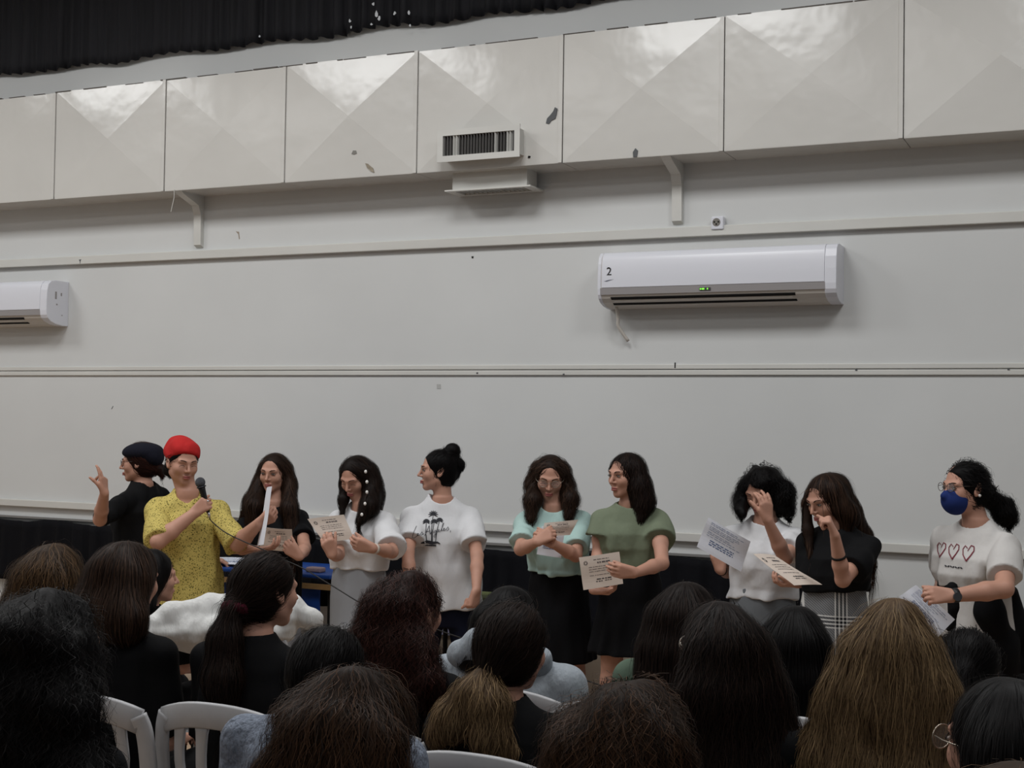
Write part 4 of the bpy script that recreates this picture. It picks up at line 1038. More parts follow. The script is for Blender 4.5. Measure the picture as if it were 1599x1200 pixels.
# cursive "Los Angeles,"
W_ = []
def cur(pts): W_.append(([pp(646+a*59, 839-b*23) for a, b in pts], .0026))
cur([(.10, .80), (.05, .45), (.0, .05), (.05, .0), (.14, .18)]); cur([(.14, .18), (.18, .34), (.14, .36), (.13, .22), (.18, .2), (.22, .3)])
cur([(.22, .3), (.25, .44), (.27, .28), (.23, .22), (.3, .3)]); cur([(.32, .16), (.42, .82), (.45, .24)]); cur([(.35, .4), (.45, .46)])
cur([(.46, .24), (.48, .44), (.5, .28), (.52, .46), (.55, .32)]); cur([(.6, .5), (.56, .44), (.58, .32), (.62, .5), (.58, .02), (.54, .12), (.64, .4)])
cur([(.64, .4), (.69, .54), (.65, .56), (.66, .4), (.72, .46)]); cur([(.72, .46), (.8, .98), (.76, .9), (.74, .46), (.78, .5)])
cur([(.78, .5), (.83, .64), (.79, .64), (.8, .48), (.86, .56)]); cur([(.86, .56), (.91, .74), (.93, .56), (.88, .48)]); cur([(.98, .5), (.97, .38)])
stroke_print('lettering', ts, p.root, mat('shirt_print_grey', (66, 66, 72), .8), W_, org, ux, uy, vw, .0036)

# --- girl in mint T-shirt with glasses
p = Person('person in mint green T-shirt with glasses and black skirt looking down', t_at_y(862, 800, 6.1), group=GRP)
p.torso(p.px(864, 792), 872, 2, .97); H = head_cam(p.px(859, 745), 4, 20, 2, .97); p.head(H, eyes='closed')
e = p.reach(p.shR, 813, 858, .235); w_ = p.reach(e, 838, 847, .19); p.arm(p.shR, e, w_, .95, hd(cv(.85, .55, .1), cv(.3, -.4, -.9), cv(-.3, .9, 0), curl=(50, 60, 35), thumb=(25, 30)))
e2 = p.reach(p.shL, 899, 868, .235); w2 = p.reach(e2, 864, 850, .19); p.arm(p.shL, e2, w2, .95, hd(cv(-.85, .5, .2), cv(-.2, -.4, -.9), cv(.3, .9, 0), curl=(45, 60, 35), thumb=(25, 30)))
p.legs(); p.finish_skin()
p.top(C_mint, zat(p, 862, 893), [(p.shR, e), (p.shL, e2)], rx=.15, ry=.118, frac=.78, sr=(0.049, 0.062), hrx=.155, hry=.125, fold=(.05, 9, .8))
p.skirt(C_blacksk, zat(p, 862, 893)+.05, zat(p, 880, 1030), (.125, .11), (.185, .17), (.05, 8, 1.2))
S = Shape(); add_cap(S, H, .006, hairline=.010)
for sg, pts in ((1, ((833, 782, .05), (829, 812, .08))), (-1, ((890, 780, .05), (888, 808, .08)))):
    S.chain([H.w(sg*.066, -.025, .03), H.w(sg*.084, -.02, -.06), p.px(*pts[0]), p.px(*pts[1])], [.03, .036, .04, .02], .03)
p.hair(S, HAIR['brown'], 1900, (.06, .2), .002, flow_down(H, 1), (.008, .05), fly=.05)
p.glasses(M_wire, .019); G6 = p

# --- girl in olive top
p = Person('person in olive green blouse and black skirt looking aside with certificate in hand', t_at_y(985, 800, 6.05), group=GRP)
p.torso(p.px(984, 787), 984, 8, .98); H = head_cam(p.px(978, 742), 52, 4, 0, .97); p.head(H)
e = p.reach(p.shL, 1034, 880, .26); w_ = p.reach(e, 992, 895, .2); p.arm(p.shL, e, w_, .95, hd(cv(-1, .08, .2), cv(0, .2, -1), cv(-.2, 1, 0), curl=(20, 30, 20), thumb=(15, 10)))
e2 = p.px(934, 868, .03); w2 = p.px(926, 922, .19); p.arm(p.shR, e2, w2, .92, hd(cv(.85, -.05, .1), cv(.1, .9, .2), cv(.1, .3, 1), curl=(35, 45, 30), thumb=(30, 20)))
p.legs(); p.finish_skin()
p.top(C_olive, zat(p, 984, 892), [(p.shL, e), (p.shR, e2)], rx=.15, ry=.115, frac=.42, sr=(0.050, 0.072), hrx=.128, hry=.11, fold=(.05, 9, .6), collar=(.07, .02))
p.skirt(C_blacksk, zat(p, 984, 892)+.04, zat(p, 984, 1018), (.122, .105), (.20, .18), (.05, 9, 1.2))
S = Shape(); add_cap(S, H, .006, hairline=.010)
S.chain([H.w(-.06, -.02, .03), H.w(-.075, -.02, -.06), p.px(1005, 785, .05), p.px(1000, 812, .08)], [.04, .05, .05, .02], .03)
S.chain([H.w(.03, -.07, .0), H.w(.02, -.075, -.09), p.px(1008, 800, -.05)], [.05, .05, .03], .03)
p.hair(S, HAIR['dark'], 1800, (.06, .2), .002, flow_down(H), (.006, .06)); G7 = p

# --- girl in white T-shirt hiding her face
p = Person('person in white T-shirt with curly black hair holding a hand before the face', t_at_y(1195, 800, 6.2), group=GRP)
p.torso(p.px(1195, 812), 1190, 18, 1.02); H = head_cam(p.px(1189, 766), 34, 24, -4, .98); p.head(H, eyes='closed')
e = p.reach(p.shL, 1226, 872, .25); w_ = p.reach(e, 1199, 814, .205); p.arm(p.shL, e, w_, .95, hd(cv(-.12, 1, .05), cv(-.5, .1, -.9), cv(-.9, 0, .3), curl=((20, 25, 12), (28, 32, 15), (18, 22, 12), (10, 15, 8)), thumb=(30, 20), spread=.35))
e2 = p.reach(p.shR, 1140, 893, .25, False); w2 = p.reach(e2, 1125, 891, .2); p.arm(p.shR, e2, w2, .95, hd(cv(-.25, 1, .1), cv(-.1, .1, -1), cv(.8, .4, 0), curl=(12, 18, 12), thumb=(35, 10)))
p.legs(); p.finish_skin()
p.top(C_white, zat(p, 1190, 932), [(p.shL, e), (p.shR, e2)], rx=.16, ry=.12, frac=.66, sr=(0.052, 0.065), hrx=.152, hry=.125, seed=7)
p.skirt(C_grey2, zat(p, 1190, 932)+.05, .35, (.14, .115), (.15, .14), (.02, 5, 1.5))
S = Shape(); add_cap(S, H, .013)
S.chain([H.w(.075, .02, .03), H.w(.09, .03, -.04), p.px(1158, 800, .06)], [.035, .042, .03], .03)
S.chain([H.w(-.07, .0, .04), H.w(-.095, -.01, -.03), p.px(1228, 795, .03)], [.045, .055, .04], .03)
S.chain([H.w(-.02, -.07, .02), p.px(1215, 790, -.06)], [.06, .05], .03); S.wobble(.006, 60, 3)
p.hair(S, HAIR['black'], 2200, (.04, .12), .0022, flow_down(H), (.010, .035), fly=.12, frizz=.002)
band(p, e2, w2, .9, .026, .008, M_dark, 'wristband'); G8 = p

# --- girl in black T-shirt and plaid skirt
p = Person('person in black T-shirt and grey plaid skirt resting chin on hand', t_at_y(1305, 800, 5.82), group=GRP)
p.torso(p.px(1309, 820), 1302, 36, 1.0); H = head_cam(p.px(1291, 779), 58, 20, -3, .98); p.head(H)
e = p.reach(p.shL, 1316, 906, .255); w_ = p.reach(e, 1304, 838, .21); p.arm(p.shL, e, w_, .92, hd(cv(-.38, .92, .05), cv(-.9, -.35, -.3), cv(.2, .2, -1), curl=((85, 90, 50), (85, 90, 50), (80, 85, 45), (70, 70, 40)), thumb=(20, 35)))
e2 = p.reach(p.shR, 1268, 902, .25, False); w2 = p.reach(e2, 1246, 912, .2); p.arm(p.shR, e2, w2, .92, hd(cv(-1, -.05, .1), cv(0, 1, -.2), cv(.0, .1, 1), curl=(30, 45, 30), thumb=(25, 15)))
p.legs(); p.finish_skin()
p.top(C_black, zat(p, 1310, 918), [(p.shL, e), (p.shR, e2)], rx=.152, ry=.118, frac=.66, sr=(0.049, 0.058), hrx=.14, hry=.12)
p.skirt(plaid('grey_plaid_fabric', RTH), zat(p, 1310, 918)+.05, .22, (.125, .11), (.19, .18), (.03, 7, 1.4))
S = Shape(); add_cap(S, H, .006, hairline=.010)
S.chain([H.w(.066, .02, .045), p.px(1260, 785, -.02), p.px(1262, 828, .0), p.px(1266, 872, .04)], [.014, .018, .022, .01], .02)
S.chain([H.w(-.06, .0, .04), H.w(-.08, .0, -.04), p.px(1326, 800, .06), p.px(1318, 838, .05)], [.035, .036, .03, .02], .03)
S.chain([H.w(.0, -.07, .02), p.px(1325, 800, -.04), p.px(1345, 840, -.1), p.px(1362, 882, -.12)], [.06, .05, .045, .02], .03)
p.hair(S, HAIR['brown'], 2400, (.08, .24), .002, flow_down(H), (.002, .08))
band(p, e, w_, .55, .0315, .009, M_dark, 'wristband'); G9 = p

# --- girl with blue mask and heart T-shirt
p = Person('person in off-white heart T-shirt with blue face mask and black jacket at the waist', t_at_y(1520, 800, 5.9), group=GRP)
p.torso(p.px(1524, 816), 1522, 52, 1.02); H = head_cam(p.px(1507, 762), 70, 2, 0, 1.0); p.head(H, lips=False)
e = p.reach(p.shL, 1568, 920, .265); w_ = p.reach(e, 1487, 931, .22); p.arm(p.shL, e, w_, 1.08, hd(cv(-1, .03, .1), cv(-.1, -.4, -.9), cv(-.3, .9, -.3), curl=(40, 55, 30), thumb=(20, 20)))
e2 = p.reach(p.shR, 1478, 900, .25, False); w2 = p.reach(e2, 1466, 922, .2); p.arm(p.shR, e2, w2, 1, hd(cv(-.6, -.6, .3), cv(.2, -.3, -1), cv(-.3, .8, .2), curl=(35, 45, 30)))
p.legs(); p.finish_skin()
ts = p.top(C_white2, zat(p, 1510, 912), [(p.shL, e), (p.shR, e2)], rx=.165, ry=.128, frac=.74, sr=(0.055, 0.069), hrx=.15, hry=.125, fold=(.05, 9, .8), collar=(.064, .018), seed=9)
p.skirt(C_white2, zat(p, 1510, 905), zat(p, 1510, 978), (.146, .12), (.165, .135), (.03, 7, 1), name='shirt_tail')
p.skirt(C_blacksk, zat(p, 1510, 970), .25, (.15, .122), (.2, .18), (.05, 8, 1.2))
S = Shape()                                  # jacket tied round the waist: band, hanging body and sleeves
S.profile(p.neck, p.pel, p.l, p.f, [(zat(p, 1510, 908), .158, .132), (zat(p, 1510, 922), .160, .134)], .01)
a0 = p.pel-p.f*.10+ZU*.16
S.profile(p.pel+ZU*.3-p.f*.06, p.pel-p.f*.11, p.l, p.f, [(zat(p, 1540, 915), .15, .06), (zat(p, 1560, 1000), .2, .07), (zat(p, 1560, 1046), .215, .06)], .02, (.06, 8, .8))
k0 = p.px(1487, 918, .16); S.chain([k0, p.px(1489, 950, .17), p.px(1484, 978, .16)], [.024, .022, .02], .01); S.chain([p.px(1541, 922, .12), p.px(1545, 955, .13), p.px(1560, 1005, .10), p.px(1566, 1038, .08)], [.042, .058, .072, .075], .02)
S.wobble(.004, 30, 8); S.vol(.007).build('jacket', C_blacksk, p.root)
S = Shape(); add_cap(S, H, .006, hairline=.010); tie = H.w(0, -.105, -.03); S.chain([tie, p.px(1566, 797, -.06), p.px(1577, 812, -.07)], [.035, .05, .03], .02); S.wobble(.004, 60, 2)
p.hair(S, HAIR['black'], 1700, (.05, .13), .002, flow_tie(H, tie), (.007, .035), fly=.12, frizz=.0015)
S = Shape(); S.ell(H.w(0, .048, -.05), (.059, .062, .062), H.axes(), .01); S.cone(H.w(0, .085, -.012), H.w(0, .108, -.03), .012, .014, .015); S.cut(H.w(0, .018, 0), -H.f-.15*H.u, .006); S.cut(H.w(0, 0, -.003), H.u, .01)
mk = S.vol(.004).build('face_mask', mat('blue_mask_fabric', (30, 46, 100), .8, .15), p.root)
for sg in (-1, 1): MB().tube([H.w(sg*.054, .03, -.02), H.w(sg*.072, .0, .0), H.w(sg*.078, -.02, .0)], .0013, 5).build('ear_loop', M_white, mk)
MB().ball(H.w(-.083, -.006, -.028), .0065, None, 8, 6).build('earring', mat('pearl_pin', (225, 222, 218), .3), p.root, True)
p.glasses(M_darkwire, .019, y=.099, z=.006)
c = e+(w_-e)*.95; d = nrm(w_-e); wt = MB().tube([c-d*.011, c+d*.011], .029, 16).build('watch', mat('watch_strap', (20, 20, 22), .5), p.root, True)
MB().tube([c+TOC*.028, c+TOC*.036], .017, 14).build('watch_face', mat('watch_glass', (60, 62, 66), .2), wt)
org = p.px(1490, 862, .1); px_ = p.t/F; vw = nrm(p.f*.75+TOC*.5); st = []
uxx = nrm(np.cross(ZU, vw))
for i, cx in enumerate((-.078, -.018, .047)):
    hx = [(0, -.036), (-.018, -.012), (-.022, .010), (-.014, .024), (-.003, .014)]; hx2 = [(-.001, .004), (.010, .026), (.022, .022), (.024, .006), (.012, -.016), (-.002, -.036)]
    st += [([(cx+a, b) for a, b in hx], (.005, .003)), ([(cx+a, b) for a, b in hx2], (.003, .006))]
stroke_print('heart_print', ts, p.root, mat('shirt_print_maroon', (112, 38, 50), .8), st, org, uxx, ZU, vw)
stroke_print('lettering', ts, p.root, mat('shirt_print_black', (40, 40, 46), .8), [([(-.05+.012*i, -.065+.002*(-1)**i), (-.041+.012*i, -.065-.002*(-1)**i)], .005) for i in range(7)], org, uxx, ZU, vw)
G10 = p
del p

# ------------------------------------------------------------------ things held
hx = MIC_W+cv(.72, .62, .1)*.062+cv(.15, -.1, -1)*.018; dt = (hx-CAM)@FW
m0 = unp(313, 755, dt-.01); m1 = unp(325, 800, dt+.0); md = nrm(m0-m1)
mc = empty('microphone', m1); prop(mc, 'black handheld microphone with silver mesh head and long cable', 'microphone')
MB().tube([m1, m1+md*.03, m0-md*.035, m0-md*.02], [.011, .012, .017, .019], 16).build('handle', mat('black_mic_body', (18, 18, 20), .4), mc, True)
MB().tube([m0-md*.022, m0-md*.016], .0245, 18).build('collar', mat('mic_collar', (50, 50, 54), .35, metal=.6), mc, True)
MB().ball(m0+md*.004, (.026, .026, .027), None, 16, 12).build('mesh_head', mat('mic_mesh', (74, 76, 82), .45, .5, metal=.5, bump=(380, .8)), mc, True)
MB().tube([m1-md*.03, m1+md*.002], [.007, .009], 12).build('plug', mat('silver', (200, 200, 205), .25, .5, metal=1), mc, True)
T_ = SPK.t
cb = [m1-md*.03, unp(331, 815, dt-.02), unp(352, 832, dt-.12), unp(385, 848, dt-.22), unp(409, 858, dt-.25), unp(440, 873, T_-.45), unp(475, 889, T_-.5), unp(520, 916, T_-.6), unp(575, 948, T_-.75), unp(640, 968, T_-.9), unp(700, 990, T_-.9), unp(760, 1010, T_-.9), unp(850, 1042, T_-1.0), unp(935, 1070, T_-1.0), unp(1040, 1110, T_-1.1)]
MB().tube(smooth_path(cb, 6), .003, 6).build('cable', mat('black_cable', (14, 14, 15), .5), mc, True)
del T_
def quad(P, pts, dd):
    dd = dd if isinstance(dd, (list, tuple)) else [dd]*4
    return [P.px(u, v, d) for (u, v), d in zip(pts, dd)]
t0 = (PAP1[0]-CAM)@FW
paper('folded_sheet', 'narrow white sheet seen edge-on in the hand of the speaker', [unp(417, 762, t0+.06), unp(425, 760, t0-.14), unp(412, 851, t0-.14), unp(402, 853, t0+.06)], M_white, None, .004, 1)
paper('certificate', 'cream certificate held low by the girl in black T-shirt beside the speaker', quad(G3, ((417, 824), (456, 827), (458, 862), (404, 858)), (.235, .235, .2, .2)), M_cream, 'cert', .006, 2, 'certificates in the hands of the girls')
paper('certificate', 'cream certificate held by the girl with white hair pins', quad(G4, ((480, 811), (537, 804), (553, 842), (506, 848)), (.33, .27, .27, .33)), M_cream, 'cert', .006, 3, 'certificates in the hands of the girls')
paper('letter_sheet', 'pale sheet held against the chest by the girl in mint', quad(G6, ((846, 822), (882, 828), (876, 872), (838, 866)), .2), M_white, 'letter', .006, 4)
paper('certificate', 'cream certificate tilted in the crossed hands of the girl in mint', quad(G6, ((850, 817), (903, 812), (890, 836), (846, 838)), (.25, .25, .24, .25)), M_cream, 'cert', .006, 5, 'certificates in the hands of the girls')
paper('certificate', 'cream certificate held in front of the olive blouse with both hands', quad(G7, ((904, 871), (967, 862), (973, 912), (911, 922)), (.27, .25, .25, .27)), M_cream, 'cert', .006, 6, 'certificates in the hands of the girls')
paper('letter_sheet', 'white sheet with blue handwriting held by the girl covering her face', quad(G8, ((1106, 808), (1172, 846), (1157, 893), (1088, 854)), (.24, .24, .22, .22)), M_white, 'letter', .008, 7)
paper('certificate', 'cream certificate held nearly flat by the girl in plaid skirt', quad(G9, ((1176, 866), (1209, 868), (1284, 914), (1240, 915)), (.24, .1, .2, .34)), M_cream, 'cert', .004, 8, 'certificates in the hands of the girls')
paper('letter_sheet', 'white sheet with blue handwriting hanging from the hands of masked girl', quad(G10, ((1430, 914), (1491, 968), (1460, 1000), (1404, 932)), (.24, .24, .26, .26)), M_white, 'letter', .006, 9)
zt = .772
q = [on_y(340, 872, 6.7), on_y(398, 868, 6.75), on_y(384, 900, 6.42), on_y(334, 908, 6.40)]
for i in range(4): q[i][2] = zt+.012
paper('worksheet', 'white sheet lying on the blue desk behind the speaker', q, M_white, 'letter', .004, 10)
# ------------------------------------------------------------------ white plastic chairs
M_plast = mat('white_chair_plastic', (176, 176, 178), .4, .4, var=(30, .05))
CH = {}
def chair_meshes():
    """monobloc chair facing +y, seat centre at the origin of x/y"""
    zt, yb = .86, -.235                      # top of the back, y of the back
    def back_y(x, z): return yb+.05*(z-zt)/(.4)*-1*0.9+.55*x*x-.03
    def p(x, z): return A(x, back_y(x, z), z)
    N = lambda x: A(-1.1*x, 1, 0)
    xs = np.linspace(-.20, .20, 13); m = MB()
    m.sweep([p(x, zt-.035-.10*abs(x/.2)**2.4*.32) for x in xs], [N(x) for x in xs], .07, .016); CH['top_rail'] = m.mesh('top_rail')
    for sg in (-1, 1):
        pts = [p(sg*.195, zt-.05), p(sg*.212, zt-.10), p(sg*.218, .66), p(sg*.212, .52), p(sg*.205, .44)]; pts = smooth_path(pts, 5); m = MB()
        m.sweep(pts, [N(q[0]) for q in pts], [.05]*len(pts), .018); CH['back_post%d' % sg] = m.mesh('back_post')
        for sy in (-1, 1):
            m = MB(); m.tube([(sg*.20, sy*.19, .43), (sg*.208, sy*.225+(0 if sy > 0 else -.03), .2), (sg*.215, sy*.25+(0 if sy > 0 else -.05), 0)], [.026, .022, .019], 10); CH['leg%d%d' % (sg, sy)] = m.mesh('leg')
    for i, (xt, xb) in enumerate(((-.13, -.075), (-.045, -.028), (.045, .028), (.13, .075))):
        bow = .012*np.sign(xt); pts = smooth_path([p(xt, zt-.06), p(xt*.98+bow, .66), p(xb+bow*.5, .54), p(xb, .43)], 5); m = MB()
        m.sweep(pts, [N(q[0]) for q in pts], [.052, .042, .038]+[.036]*(len(pts)-3), .012); CH['slat%d' % i] = m.mesh('slat')
    m = MB(); gx = np.linspace(-.205, .205, 9); gy = np.linspace(-.235, .225, 9); vs = []
    for up in (0, 1):
        for y in gy:
            for x in gx: vs.append((x*(1-.12*max(0, -y/.235)), y, .43+(.0 if up else -.022)-.022*(1-(x/.205)**2)*(1-(y/.24)**2)+.006*max(0, y)))
    n = 9; fs = []
    for j in range(8):
        for i in range(8):
            a = j*n+i; fs += [(81+a, 81+a+1, 81+a+n+1, 81+a+n), (a, a+n, a+n+1, a+1)]
    for i in range(8):
        fs += [(i, i+1, 81+i+1, 81+i), (72+i, 81+72+i, 81+72+i+1, 72+i+1), (i*n, 81+i*n, 81+(i+1)*n, (i+1)*n), (i*n+8, (i+1)*n+8, 81+(i+1)*n+8, 81+i*n+8)]
    m.add(vs, fs); CH['seat'] = m.mesh('seat')
    for me in CH.values():
        me.materials.append(M_plast); me.polygons.foreach_set('use_smooth', np.ones(len(me.polygons), bool))
chair_meshes()
def chair(x, y, rz, label):
    r = empty('plastic_chair', (x, y, 0), rz); prop(r, label, 'chair', 'white plastic chairs of the audience'); r.scale = (.94, 1, 1)
    for k, me in CH.items():
        o = bpy.data.objects.new(me.name.split('.')[0], me); COL.objects.link(o); o.parent = r
    return r

# ------------------------------------------------------------------ seated audience, seen from behind
class Seated(Person):
    def __init__(s, label, u, v, t, top_m, zc=None, turn=0, look=0, nod=0, tilt=0, k=1.0, hs=1.0, collar=.062, chair_label=None, cdx=0.0, sleeve=.95, skin_h=.006, wide=1.0, seed=0, face=False, lean=0.0, dx=0.0, neck_up=0.0):
        s.t = t; s.h = skin_h; s.skin = Shape(); s.k = k
        s.root = empty('person'); prop(s.root, label, 'person', 'seated audience')
        crown = unp(u, v, t)
        # world facing: +y is the front wall; turn > 0 turns to the right
        a = math.radians(turn); s.f = A(math.sin(a), math.cos(a), 0); s.l = np.cross(ZU, s.f)
        b = math.radians(turn+look); fh = A(math.sin(b), math.cos(b), 0); nd = math.radians(nod); f = math.cos(nd)*fh-math.sin(nd)*ZU; up = math.cos(nd)*ZU+math.sin(nd)*fh
        tl = math.radians(tilt); rr = np.cross(f, up); up = math.cos(tl)*up+math.sin(tl)*rr
        s.H = H = Head(crown-ZU*.118*hs, f, up, hs)
        s.neck = H.w(0, -.035, -.128)+ZU*neck_up; z = s.neck[2]
        s.pel = A(s.neck[0]+dx, s.neck[1]-.0, .50)-s.f*(.02+lean); s.root.location = (s.pel[0], s.pel[1], 0)
        s.shL = s.neck+s.l*.150*k*wide-ZU*.082*k; s.shR = s.neck-s.l*.150*k*wide-ZU*.082*k
        s.skin.profile(s.neck, s.pel, s.l, s.f, [(z+.01, .05*k, .05*k), (z-.06*k, .09*k, .06*k), (z-.14*k, .125*k, .08*k), (.62, .105*k, .085*k), (.50, .13*k, .10*k)], .03)
        add_head(s.skin, H, 1.0); s.skin.cone(H.w(0, -.022, -.045), s.neck, .046*hs, .05*hs, .02)
        s.faced = ('open', True, True, 1) if face else None
        S = Shape(); arms = []
        for sg, sh in ((1, s.shL), (-1, s.shR)):
            el = sh+s.l*sg*.018-ZU*.25*k+s.f*.02; wr = A(*(s.pel+s.l*sg*.10+s.f*.20)); wr[2] = .64; el[2] = max(el[2], .68)
            s.skin.chain([s.neck-ZU*.055*k+s.l*sg*.04, sh, el], [.034*k, .036*k, .034*k], .02); s.skin.chain([el, wr], [.033, .024], .012)
            add_hand(s.skin, wr, nrm(s.f-s.l*sg*.5-ZU*.12), A(0, 0, -1.), 1 if np.cross(nrm(s.f-s.l*sg*.5), A(0, 0, -1.))@(-s.l*sg) > 0 else -1, (15, 22, 14), (30, 10), .95)
            hp = s.pel+s.l*sg*.085*k; kn = hp+s.f*.31+A(0, 0, .0); kn[2] = .52; an = A(kn[0], kn[1], .07)
            s.skin.chain([hp, kn, an], [.066, .05, .036], .02); s.skin.cone(an-ZU*.02, an+s.f*.13-ZU*.045, .032, .022, .02); arms.append((sh, el, wr))
        s.finish_skin()
        T = Shape(); hem = .475
        T.profile(s.neck, s.pel, s.l, s.f, [(z+.014*k, .060*k, .058*k), (z-.018*k, .076*k, .066*k), (z-.05*k, .108*k*wide, .080*k), (z-.085*k, .148*k*wide, .092*k), (z-.16*k, .168*k*wide, .112*k, .006), (z-.28*k, .160*k*wide, .12*k, .006), (.62, .155*k, .12*k), (hem, .165*k, .13*k)], .03, (.03, 7, .8))
        for sh, el, wr in arms:
            T.cone(s.neck-ZU*.052*k+nrm((sh-s.neck)*A(1, 1, 0))*.05*k, sh, .045*k, .047*k, .03); T.sleeve(sh, sh+(el-sh)*min(sleeve, .96), .048*k, .05*k, .022)
            if sleeve > 1: T.cone(sh, el, .05*k, .046*k, .02); T.sleeve(el, el+(wr-el)*.93, .044*k, .036*k, .015)
        T.wobble(.005, 22, seed+3); T.ell(s.neck+ZU*.035*k, (collar*k, collar*k, .07*k), None, .006, 'sub')
        s.top_obj = T.vol(.009).build('shirt', top_m, s.root)
        B = Shape()
        for sg in (1, -1):
            hp = s.pel+s.l*sg*.085*k; kn = hp+s.f*.31; kn[2] = .52; an = A(kn[0], kn[1], .10); B.chain([hp, kn], [.082, .066], .03); B.sleeve(kn, an, .064, .056, .02)
        B.ell(s.pel-ZU*.0, (.16*k, .13*k, .07), np.array([s.l, s.f, ZU]), .03); B.vol(.014).build('trousers', C_aud, s.root)
        for sg in (1, -1):
            hp = s.pel+s.l*sg*.085*k; kn = hp+s.f*.31; an = A(kn[0], kn[1], .045); Q = Shape(); Q.cone(an-s.f*.03, an+s.f*.14-ZU*.012, .042, .034, .02); Q.cut((0, 0, .003), (0, 0, -1)); Q.vol(.014).build('shoe', M_shoe, s.root)
        if chair_label: s.chair = chair(s.pel[0]+cdx, s.pel[1]+.02*s.f[1], -a*.6, chair_label)
    def long_hair(s, kind, back_len=.3, width=.10, grow=.016, spread=.0, wave=(0.003, .08), n=3000, swd=.0015, part=None, side=(0.0, 0.0), thick=.045, fly=.04, frizz=0.0, vol=0.0, lengths=(.1, .28), h=.007, face=True, wob=.0, seed=0, steps=10, taper=.6):
        H = s.H; S = Shape(); add_cap(S, H, grow, face=face, back=vol); bk = -s.f; n_l = 5
        for i in range(n_l):
            x = (i-(n_l-1)/2)/((n_l-1)/2); ln = back_len*(1-.12*abs(x)*1)
            a = H.w(x*.058, -.055-.02*(1-x*x), .0); b = H.w(x*(.066+width*.15), -.075-.02*(1-x*x)-vol, -.09); c = b-ZU*ln*.5+s.l*(-x*width*.35+side[0]*.5)+bk*(.012+spread*.3); d = b-ZU*ln+s.l*(-x*width*.45+side[0])+bk*(.0+spread)
            S.chain([a, b, c, d], [.04+grow, thick, thick*.92, thick*taper*.5], .04)
        if wob: S.wobble(wob, 45, seed)
        return s.hair(S, HAIR[kind], n, lengths, swd, flow_down(H, part), wave, h=h, steps=steps, seed=seed, fly=fly, frizz=frizz, clear=True)
    def tied_hair(s, kind, tie=(0, -.105, -.03), tail=None, tr=(.03, .035, .03, .012), grow=.009, wave=(.003, .08), n=2600, swd=.0014, fly=.04, lengths=(.06, .2), seed=0, tail_kind=None, h=.006):
        H = s.H; S = Shape(); add_cap(S, H, grow); tp = H.w(*tie); S.cone(H.w(0, -.07, .0), tp, .05, .028, .03)
        if tail: S.chain([tp]+tail, list(tr)[:len(tail)+1], .02)
        return s.hair(S, HAIR[kind], n, lengths, swd, flow_tie(H, tp, .03), wave, h=h, seed=seed, fly=fly), tp

C_aud = cloth('black_sweater', (11, 11, 13), .3); C_heath = cloth('heather_grey_knit', (126, 134, 148), .6, 60, .9, (140, .35))
C_hood = cloth('pale_blue_hoodie', (152, 159, 166), .9, 14, .9, (90, .1)); C_green = cloth('sage_shirt', (84, 100, 86), .5); C_knit = mat('white_rib_knit', (202, 202, 200), .9, .15, bump=(55, .9, (1, 1, .15), .006))
CHB = 'white plastic chair '
# row far from the camera ----------------------------------------------------
cx_ = unp(372, 945, 5.2); chair(cx_[0], cx_[1]+.24, 0, CHB+'in the front row with a white cardigan over its back')
def pc_(u, v, d=0): return unp(u, v, 5.2-d)
S = Shape()                                  # knitted cardigan hung over the chair back, sleeves spread to both sides
S.chain([pc_(216, 984, .26), pc_(268, 962, .18), pc_(330, 951, .03), pc_(385, 946, .02)], [.02, .045, .05, .045], .03)
S.chain([pc_(226, 990, .26), pc_(290, 985, .18), pc_(370, 985, .05), pc_(440, 985, .04)], [.02, .05, .06, .05], .03)
S.chain([pc_(256, 1003, .22), pc_(330, 1010, .06), pc_(400, 1015, .05)], [.02, .04, .05], .03)
S.chain([pc_(430, 950, .01), pc_(462, 952, .03), pc_(487, 968, .03), pc_(494, 985, .03)], [.04, .04, .035, .02], .03)
S.chain([pc_(345, 940, .03), pc_(355, 950, .06), pc_(372, 962, .07)], [.022, .03, .03], .015); S.chain([pc_(462, 936, .03), pc_(448, 965, .07), pc_(440, 990, .07)], [.02, .03, .03], .012)
S.wobble(.005, 38, 3); S.wobble(.0016, 120, 5)
cg = S.vol(.006).build('cardigan', C_knit, None); prop(cg, 'white ribbed knit cardigan hung over a chair back before the yellow tunic', 'cardigan')
q = Seated('seated person with short black hair in black at the front row, beside the yellow tunic', 241, 858, 5.25, C_aud, look=35, hs=.92, chair_label=CHB+'in front row below the yellow tunic', seed=1)
q.long_hair('black', .06, .06, n=700, swd=.002, lengths=(.05, .12))
q = Seated('seated person with loose light brown hair at the far left', 88, 851, 4.35, C_aud, chair_label=CHB+'at far left behind the curly black hair', cdx=-.0, seed=4)
q.long_hair('light', .26, .14, .02, wave=(.006, .07), n=3000, swd=.0018, fly=.12, side=(.02, 0))
q = Seated('seated person with smooth brown bob in black sweater', 204, 845, 4.1, C_aud, chair_label=CHB+'under the smooth brown bob', cdx=.10, wide=1.1, seed=5, nod=6)
q.long_hair('brown', .06, .06, .014, wave=(.0015, .1), n=3200, swd=.0016, lengths=(.08, .2), taper=1.2, vol=.012)
q = Seated('seated person in black with long dark ponytail and burgundy scrunchie', 418, 859, 3.95, C_aud, look=22, chair_label=CHB+'with slatted back below the dark ponytail', cdx=.06, wide=1.08, seed=6, nod=3)
t_ = q.t; tp = q.H.w(.012, -.112, -.045)
ob, tp = q.tied_hair('dark', (.012, -.108, -.04), [tp+A(-.01, -.03, -.09), tp+A(.0, -.05, -.2), tp+A(.015, -.045, -.31)], (.024, .046, .055, .028), n=3200, lengths=(.08, .22))
